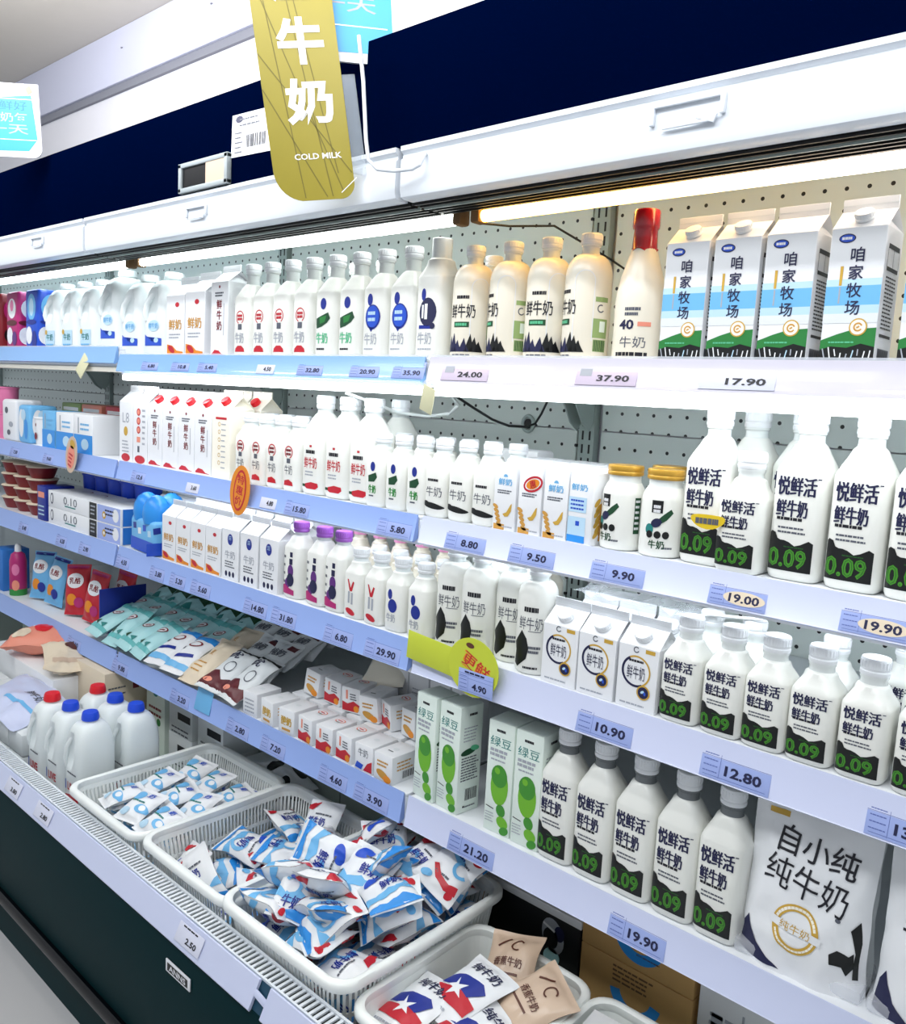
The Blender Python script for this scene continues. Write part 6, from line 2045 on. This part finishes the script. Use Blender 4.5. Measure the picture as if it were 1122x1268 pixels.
P = brick('storage_carton', 'carton box', 0.13, 0.12, 0.10, 'paper_grey', Print().rect(0.02, 0.06, 0.07, 0.022, 'ink', 1).lines(0, 0.02, 0.1, 2, 0.014, 0.005, 'ink_soft', 1, 3))
for i, (x, k) in enumerate(((-2.02, 0), (-2.02, 1), (-1.87, 0), (-2.18, 0), (-2.18, 1))):
    P.put((x, 1.335, ZD + 0.1005 * k), f'grey carton with black bar behind the first basket, {["lower", "upper", "single", "lower left", "upper left"][i]} one', 'grey cartons behind the first basket')
P = brick('mint_carton', 'carton box', 0.11, 0.12, 0.235, 'paper_mint', Print().ell(0, 0.19, 0.016, 0.012, 'teal', 1).lines(0, 0.14, 0.08, 2, 0.02, 0.008, 'red_dark', 1, 3).ell(0.02, 0.10, 0.012, 0.012, 'green_hill', 1))
P.put((-2.335, 1.34, ZD), 'mint green carton standing behind the red capped jugs')
bw = pouch('patterned_pouch', 'milk pouch', 0.12, 0.16, 0.04, 'paper', Print().ell(-0.02, 0.03, 0.03, 0.02, 'label_black', 1, 0.4).ell(0.03, -0.02, 0.02, 0.03, 'label_black', 1).ell(-0.03, -0.045, 0.022, 0.014, 'label_black', 1, 0.5).ell(0.04, 0.05, 0.014, 0.012, 'label_black', 1), 99, wr=0.006)
for i, (x, y, z, a) in enumerate(((-1.735, 1.345, 0.062, (10, 6, 30)), (-1.70, 1.34, 0.024, (0, 0, -40)), (-1.76, 1.345, 0.102, (12, 4, 80)))):
    bw.put((x, y, ZD + z), f'black patched white pouch behind the first basket, {["middle", "lowest", "topmost"][i]} of three', 'black patched pouches', rot=tuple(R(q_) for q_ in a))

# cartons stored under the lowest shelf
P = Proto('black_carton', 'carton box')
mb = MB().box(0, 0, 0.066, 0.235, 0.26, 0.132, 'card_black', 0.002)
mb.box(0, 0, 0.141, 0.238, 0.263, 0.017, 'paper', 0.001)
pr = Print().ell(0.055, 0.09, 0.026, 0.036, 'ink_pale', 1, 0.3).ell(0.05, 0.083, 0.018, 0.022, 'card_black', 2).ell(0.07, 0.10, 0.012, 0.016, 'ink_navy', 2).ell(0.055, 0.045, 0.02, 0.018, 'aqua', 1, 0.6).rect(0.045, 0.105, 0.03, 0.005, 'paper', 3, -0.3)
mb.print(pr, on_front(-0.13))
P.part('box', mb)
P.put((-0.915, 1.455, ZD), 'black carton box with pale round print behind the solid tray')
P = Proto('cardboard_box', 'cardboard box')
mb = MB().box(0, 0, 0.0565, 0.232, 0.26, 0.112, 'cardboard', 0.002)
mb.print(Print().arc(0.005, 0.066, 0.032, 0.053, 190, 350, 'blue_bright', 1, 20).lines(0.0, 0.101, 0.09, 4, 0.009, 0.004, 'cardboard_dark', 1, 4).lines(0.03, 0.03, 0.06, 1, 0.01, 0.003, 'cardboard_dark', 1, 6), on_front(-0.13))
P.part('box', mb)
P.put((-0.678, 1.455, ZD), 'brown cardboard box with blue arc, lower of two beside the black carton', 'brown cardboard boxes')
P.put((-0.678, 1.455, ZD + 0.1135), 'brown cardboard box with blue arc, upper of two beside the black carton', 'brown cardboard boxes')
P = Proto('cardboard_box', 'cardboard box')
P.part('box', MB().box(0, 0, 0.085, 0.10, 0.22, 0.17, 'cardboard', 0.002))
P.put((-1.045 + 0.0, 1.49, ZD), 'narrow brown cardboard box between the deck riser and the black carton')
P = Proto('white_carton', 'carton box')
mb = MB().box(0, 0, 0.08, 0.36, 0.26, 0.16, 'paper', 0.002)
mb.print(Print().lines(-0.08, 0.11, 0.16, 5, 0.016, 0.007, 'ink_pale', 1, 3).rect(-0.145, 0.09, 0.02, 0.05, 'ink_pale', 1).rect(-0.1, 0.10, 0.004, 0.07, 'ink_pale', 1), on_front(-0.13))
P.part('box', mb)
P.put((-0.372, 1.455, ZD), 'white carton box with grey print under the big milk bag')

# ------------------------------------------------------------------ price cards
for x, t, st in ((-1.057, '24.00', 'lilac'), (-0.752, '37.90', 'lilac'), (-0.532, '17.90', 'pale')):
    put_tag(0, x, t, st, w=0.115, h=0.036)
for x, t in ((-1.206, '35.90'), (-1.335, '20.90'), (-1.515, '32.80'), (-1.93, '5.40'), (-2.06, '10.8'), (-2.22, '6.80')):
    put_tag(0, x, t, 'blue', w=0.09, h=0.034)
put_tag(0, -1.68, '4.50', 'pale', w=0.07, h=0.034)
put_tag(1, -0.310, '19.90', 'patch', w=0.088, h=0.043)
put_tag(1, -0.499, '19.00', 'patch', w=0.088, h=0.043)
for x, t in ((-0.702, '9.90'), (-0.876, '9.50'), (-1.032, '8.80'), (-1.225, '5.80'), (-1.545, '15.80')):
    put_tag(1, x, t, 'blue', w=0.078, h=0.042)
for x, t in ((-1.655, '4.80'), (-1.99, '3.60')):
    put_tag(1, x, t, 'pale', w=0.062, h=0.04)
for x, t in ((-2.28, '12.6'), (-2.89, '9.60'), (-3.17, '7.50')):
    put_tag(1, x, t, 'blue', w=0.07, h=0.04)
put_tag(2, -0.242, '13.90', 'blue', w=0.078, h=0.048)
for x, t in ((-0.476, '12.80'), (-0.703, '10.90'), (-1.244, '29.90'), (-1.385, '6.80'), (-1.583, '31.80'), (-1.697, '14.80'), (-1.944, '5.60')):
    put_tag(2, x, t, 'blue', w=0.084, h=0.048)
for x, t in ((-2.06, '5.20'), (-2.17, '3.80'), (-2.37, '4.50'), (-2.62, '2.90'), (-2.79, '6.20'), (-3.10, '8.40')):
    put_tag(2, x, t, 'blue', w=0.07, h=0.046)
put_tag(3, -0.611, '19.90', 'blue', w=0.082, h=0.05)
put_tag(3, -0.973, '21.20', 'blue', w=0.09, h=0.05)
for x, t in ((-1.258, '3.90'), (-1.385, '4.60'), (-1.61, '7.20'), (-1.76, '2.80'), (-2.04, '3.20'), (-2.385, '9.80'), (-2.70, '5.10')):
    put_tag(3, x, t, 'blue', w=0.085, h=0.048)
P = Proto('blue_tape', 'tape')
P.part('tape', MB().box(0, 0, 0, 0.075, 0.001, 0.06, 'sky_blue', 0.0003))
p = rail_point(3, -1.98, 0.35, 0.0016)
P.put((-1.925, p.y, p.z + 0.006), 'square of sky blue tape on the lowest rail below the maroon pouches', rot=(-math.atan2(TILT, 0.056), 0, 0))
# cards on the sloping front rail
sl = math.atan2(0.0225, 0.0465)
for x, t, n in ((-1.332, '2.50', 'beside the snapped rail end'), (-1.993, '2.80', 'below the first basket'), (-2.175, '3.80', 'below the milk jugs')):
    tag(t, 'pale', 0.085, 0.036).put((x, 0.8035, 0.461), f'pale price card reading {t} on the white front rail {n}', 'price cards on the front rail', rot=(-sl, 0, 0))

# promotion hangers on the rails


def hanger(label, x, row, shape, face, w, h, dz, ry=0.0):
    P = Proto('promotion_hanger', 'hanger sign')
    mb = MB()
    mb.prism([(0.5 * w * math.cos(2 * math.pi * i / 28), 0.5 * h * math.sin(2 * math.pi * i / 28)) for i in range(28)], -0.0006, 0.0006, shape, 'y')
    mb.print(face, on_front(-0.0006))
    P.part('card', mb)
    P.put((x, Y_FRONT - 0.022, SHELF_Z[row] + dz), label, rot=(0, R(ry), 0))


f_ = Print().ell(0, 0, 0.026, 0.052, 'red', 1).ell(0, 0, 0.021, 0.046, 'orange', 2)
for i, t in enumerate('特惠价'):
    f_.text(t, 0, 0.028 - 0.027 * i, 0.022, 'red', 3, w=0.028, bold=0.03)
hanger('orange oval promotion hanger on the second shelf rail', -1.755, 1, 'orange', f_, 0.082, 0.125, -0.012, 12)
f_ = Print().ell(0, -0.008, 0.026, 0.038, 'salmon', 1).ell(0.0, 0.035, 0.018, 0.014, 'gold_ink', 1).lines(0, 0.0, 0.03, 4, 0.012, 0.006, 'red', 2, 4)
hanger('faded red and gold promotion hanger on the second shelf rail', -2.685, 1, 'tan_pack', f_, 0.078, 0.12, -0.002, 16)
P = Proto('promotion_flag', 'hanger sign')
mb = MB().span(-0.175, -0.02, -0.0006, 0.0006, -0.035, 0.022, 'lime', 0.0002)
mb.prism([(0.062 * math.cos(2 * math.pi * i / 30), 0.056 * math.sin(2 * math.pi * i / 30)) for i in range(30)], -0.0016, -0.0006, 'lime', 'y')
f_ = Print().ell(0, 0, 0.054, 0.048, 'lime', 0).text('更鲜', 0.006, 0.004, 0.032, 'orange', 1, w=0.07, bold=0.04, rot=-0.35).text('更鲜', 0.007, 0.005, 0.030, 'red', 2, w=0.067, bold=0.0, rot=-0.35).ell(-0.012, 0.040, 0.010, 0.005, 'brown', 2).lines(0.0, -0.028, 0.04, 1, 0.01, 0.004, 'brown', 2, 3)
mb.print(f_, on_front(-0.0016))
P.part('flag', mb)
P.put((-0.985, Y_FRONT - 0.020, SHELF_Z[2] - 0.004), 'lime promotion flag with round head at the third shelf rail end', rot=(0, R(4), 0))
tag('4.90', 'blue', 0.084, 0.044).put((-0.975, Y_FRONT - 0.0235, SHELF_Z[2] - 0.032), 'blue price card reading 4.90 in front of the lime promotion flag', 'price cards on the shelf rails')

# ------------------------------------------------------------------ blade signs above the canopy


def oriented(o, c, right, down):
    r = Vector(right).normalized()
    u = -Vector(down).normalized()
    v = (u - r * u.dot(r)).normalized()
    u = (u + v).normalized()
    r = (r - u * r.dot(u)).normalized()
    b = u.cross(r)
    m = Matrix((r, b, u)).transposed().to_4x4()
    m.translation = Vector(c)
    o.matrix_world = m


def sign_shape(w, zt, zb, r):
    pts = [(-w / 2, zt), (-w / 2, zb + r)]
    for i in range(1, 10):
        t = R(180 + 90 * i / 10)
        pts.append((-w / 2 + r + r * math.cos(t), zb + r + r * math.sin(t)))
    for i in range(0, 10):
        t = R(270 + 90 * i / 9)
        q_ = r * 0.5
        pts.append((w / 2 - q_ + q_ * math.cos(t), zb + q_ + q_ * math.sin(t)))
    pts.append((w / 2, zt))
    return pts


ys = Proto('yellow_hanging_sign', 'sign')
mb = MB().prism(sign_shape(0.145, 0.42, -0.195, 0.055), -0.0015, 0.0015, 'sign_yellow', 'y')
p = Print()
for i, ch in enumerate('低温牛奶'):
    p.text(ch, [0, 0.0, 0.006, 0.009][i], [0.285, 0.185, 0.079, -0.024][i], 0.080, 'sign_white', 2, w=[0.08, 0.08, 0.084, 0.086][i], bold=0.035, heavy=True)
p.text('COLD MILK', 0.012, -0.118, 0.0105, 'sign_white', 2, w=0.086, bold=0.02)
for x0, z0, x1, z1 in ((-0.07, 0.20, 0.05, -0.18), (-0.05, 0.15, -0.02, -0.19), (-0.072, 0.06, 0.07, -0.15), (-0.01, 0.24, 0.045, -0.15), (-0.02, 0.24, 0.03, -0.19), (-0.072, 0.0, 0.02, -0.19)):
    L = math.hypot(x1 - x0, z1 - z0)
    p.rect((x0 + x1) / 2, (z0 + z1) / 2, 0.0018, L, 'sign_line', 1, math.atan2(-(x1 - x0), (z1 - z0)) if z1 > z0 else math.atan2((x1 - x0), -(z1 - z0)))
p.rect(0.062, -0.172, 0.0016, 0.04, 'sign_white', 2, -0.9)
mb.print(p, on_front(-0.0015))
ys.part('board', mb)
ys.part('acrylic_edge', MB().prism([(0.073, 0.02), (0.073, -0.15), (0.097, -0.155), (0.097, 0.02)], -0.001, 0.012, 'acrylic', 'y'), label='clear acrylic edge strip')
o = ys.put((0, 0, 0), 'long yellow hanging sign with white Chinese characters in front of the canopy')
oriented(o, (-1.313, 0.995, 2.045), (0.57, 0.814, 0.109), (0.129, 0.185, -0.974))


def blue_sign(label, c, right, down, w=0.24, h=0.24):
    P = Proto('blue_hanging_sign', 'sign')
    mb = MB().prism(sign_shape(w, h / 2, -h / 2, 0.05), -0.003, 0.003, 'sticker', 'y')
    pr = Print()
    pr.poly([(-w / 2 + 0.012, h / 2 - 0.05), (w / 2 - 0.02, h / 2 - 0.03), (w / 2 - 0.010, -h / 2 + 0.05), (w / 2 - 0.035, -h / 2 + 0.018), (-w / 2 + 0.012, -h / 2 + 0.014)], 'sign_blue', 1)
    for k in range(3):
        pr.text(['新鲜好', '牛奶每', '一天'][k], w * 0.10, h * (0.20 - 0.16 * k), 0.026, 'ink_pale' if k else 'blue_box', 2, w=0.11, bold=0.01)
    pr.rect(0.05, h * 0.29, 0.10, 0.002, 'paper', 2).rect(0.05, -h * 0.26, 0.10, 0.002, 'paper', 2)
    pr.poly([(w / 2 - 0.035, h / 2 - 0.012), (w / 2 - 0.022, h / 2 - 0.004), (w / 2 - 0.016, h / 2 - 0.022), (w / 2 - 0.028, h / 2 - 0.03)], 'salmon', 3)
    mb.print(pr, on_front(-0.003))
    P.part('board', mb)
    oriented(P.put((0, 0, 0), label), c, right, down)


blue_sign('blue and white hanging sign at the far left above the canopy', (-2.705, 0.985, 2.225), (0.60, 0.80, 0.06), (0.0, 0.05, -1.0), 0.22, 0.20)
blue_sign('blue and white hanging sign half hidden behind the yellow sign', (-1.300, 1.045, 2.235), (0.57, 0.81, 0.03), (0.02, 0.05, -1.0), 0.24, 0.26)
P = Proto('sign_bracket', 'wire bracket')
P.part('wire', MB().tube([(-1.222, 1.045, 2.13), (-1.205, 1.045, 2.05), (-1.192, 1.045, 1.95), (-1.186, 1.047, 1.915), (-1.170, 1.055, 1.899), (-1.14, 1.068, 1.895), (-1.105, 1.078, 1.896), (-1.092, 1.082, 1.902), (-1.090, 1.088, 1.915), (-1.090, 1.094, 1.925)], 0.0036, 'metal_white', 10))
P.put((0, 0, 0), 'white bent wire bracket holding the yellow sign to the canopy rail')

# ------------------------------------------------------------------ cables and fittings at the back
P = Proto('white_cable', 'cable')
P.part('cable', MB().tube([(-1.45, 1.24, 1.505), (-1.42, 1.28, 1.49), (-1.38, 1.33, 1.468), (-1.33, 1.38, 1.462), (-1.28, 1.40, 1.472), (-1.22, 1.36, 1.492), (-1.18, 1.29, 1.512)], 0.0035, 'cable_white', 8))
P.put((0, 0, 0), 'white cable sagging beneath the top shelf light strip')
P = Proto('black_cable', 'cable')
P.part('cable', MB().tube([(-1.175, 1.30, 1.51), (-1.20, 1.38, 1.49), (-1.24, 1.50, 1.463), (-1.27, 1.60, 1.448), (-1.28, 1.68, 1.446), (-1.275, 1.71, 1.455), (-1.265, 1.72, 1.48), (-1.255, 1.73, 1.515)], 0.003, 'cable_black', 8))
P.put((0, 0, 0), 'black cable hanging under the top shelf beside the bracket')
P = Proto('cable_grommet', 'grommet')
P.part('ring', MB().tube([(0.017 * math.cos(R(15 * i)), 0, 0.02 * math.sin(R(15 * i))) for i in range(24)], 0.005, 'metal_grey', 8, True))
P.part('hole', MB().lathe([(0.013, -0.001), (0.013, 0.001)], 'black', 20))
for ch_ in P.parts[1:]:
    ch_[1].transform(Matrix.Rotation(R(90), 4, 'X'))
P.put((-1.345, 1.774, 1.452), 'grey cable grommet on the perforated back under the top shelf')
P = Proto('tape_flag', 'tape')
P.part('tape', MB().box(0, 0, 0, 0.034, 0.002, 0.052, 'tape', 0.0006))
P.put((-1.145, 1.186, 1.500), 'crumpled yellowish tape at the top shelf joint', rot=(R(10), R(20), 0))
P.put((-2.62, 1.185, 1.545), 'yellowish tape flag hanging on the far top shelf rail', rot=(R(-8), R(38), 0), scale=1.3)
P = Proto('tube_wire', 'cable')
P.part('cable', MB().tube([(-1.10, 1.262, 1.838), (-1.06, 1.30, 1.836), (-1.00, 1.36, 1.842), (-0.96, 1.50, 1.80), (-0.95, 1.68, 1.76), (-0.955, 1.76, 1.74)], 0.0022, 'cable_black', 6))
P.put((0, 0, 0), 'thin dark wire running from the lamp socket to the back')
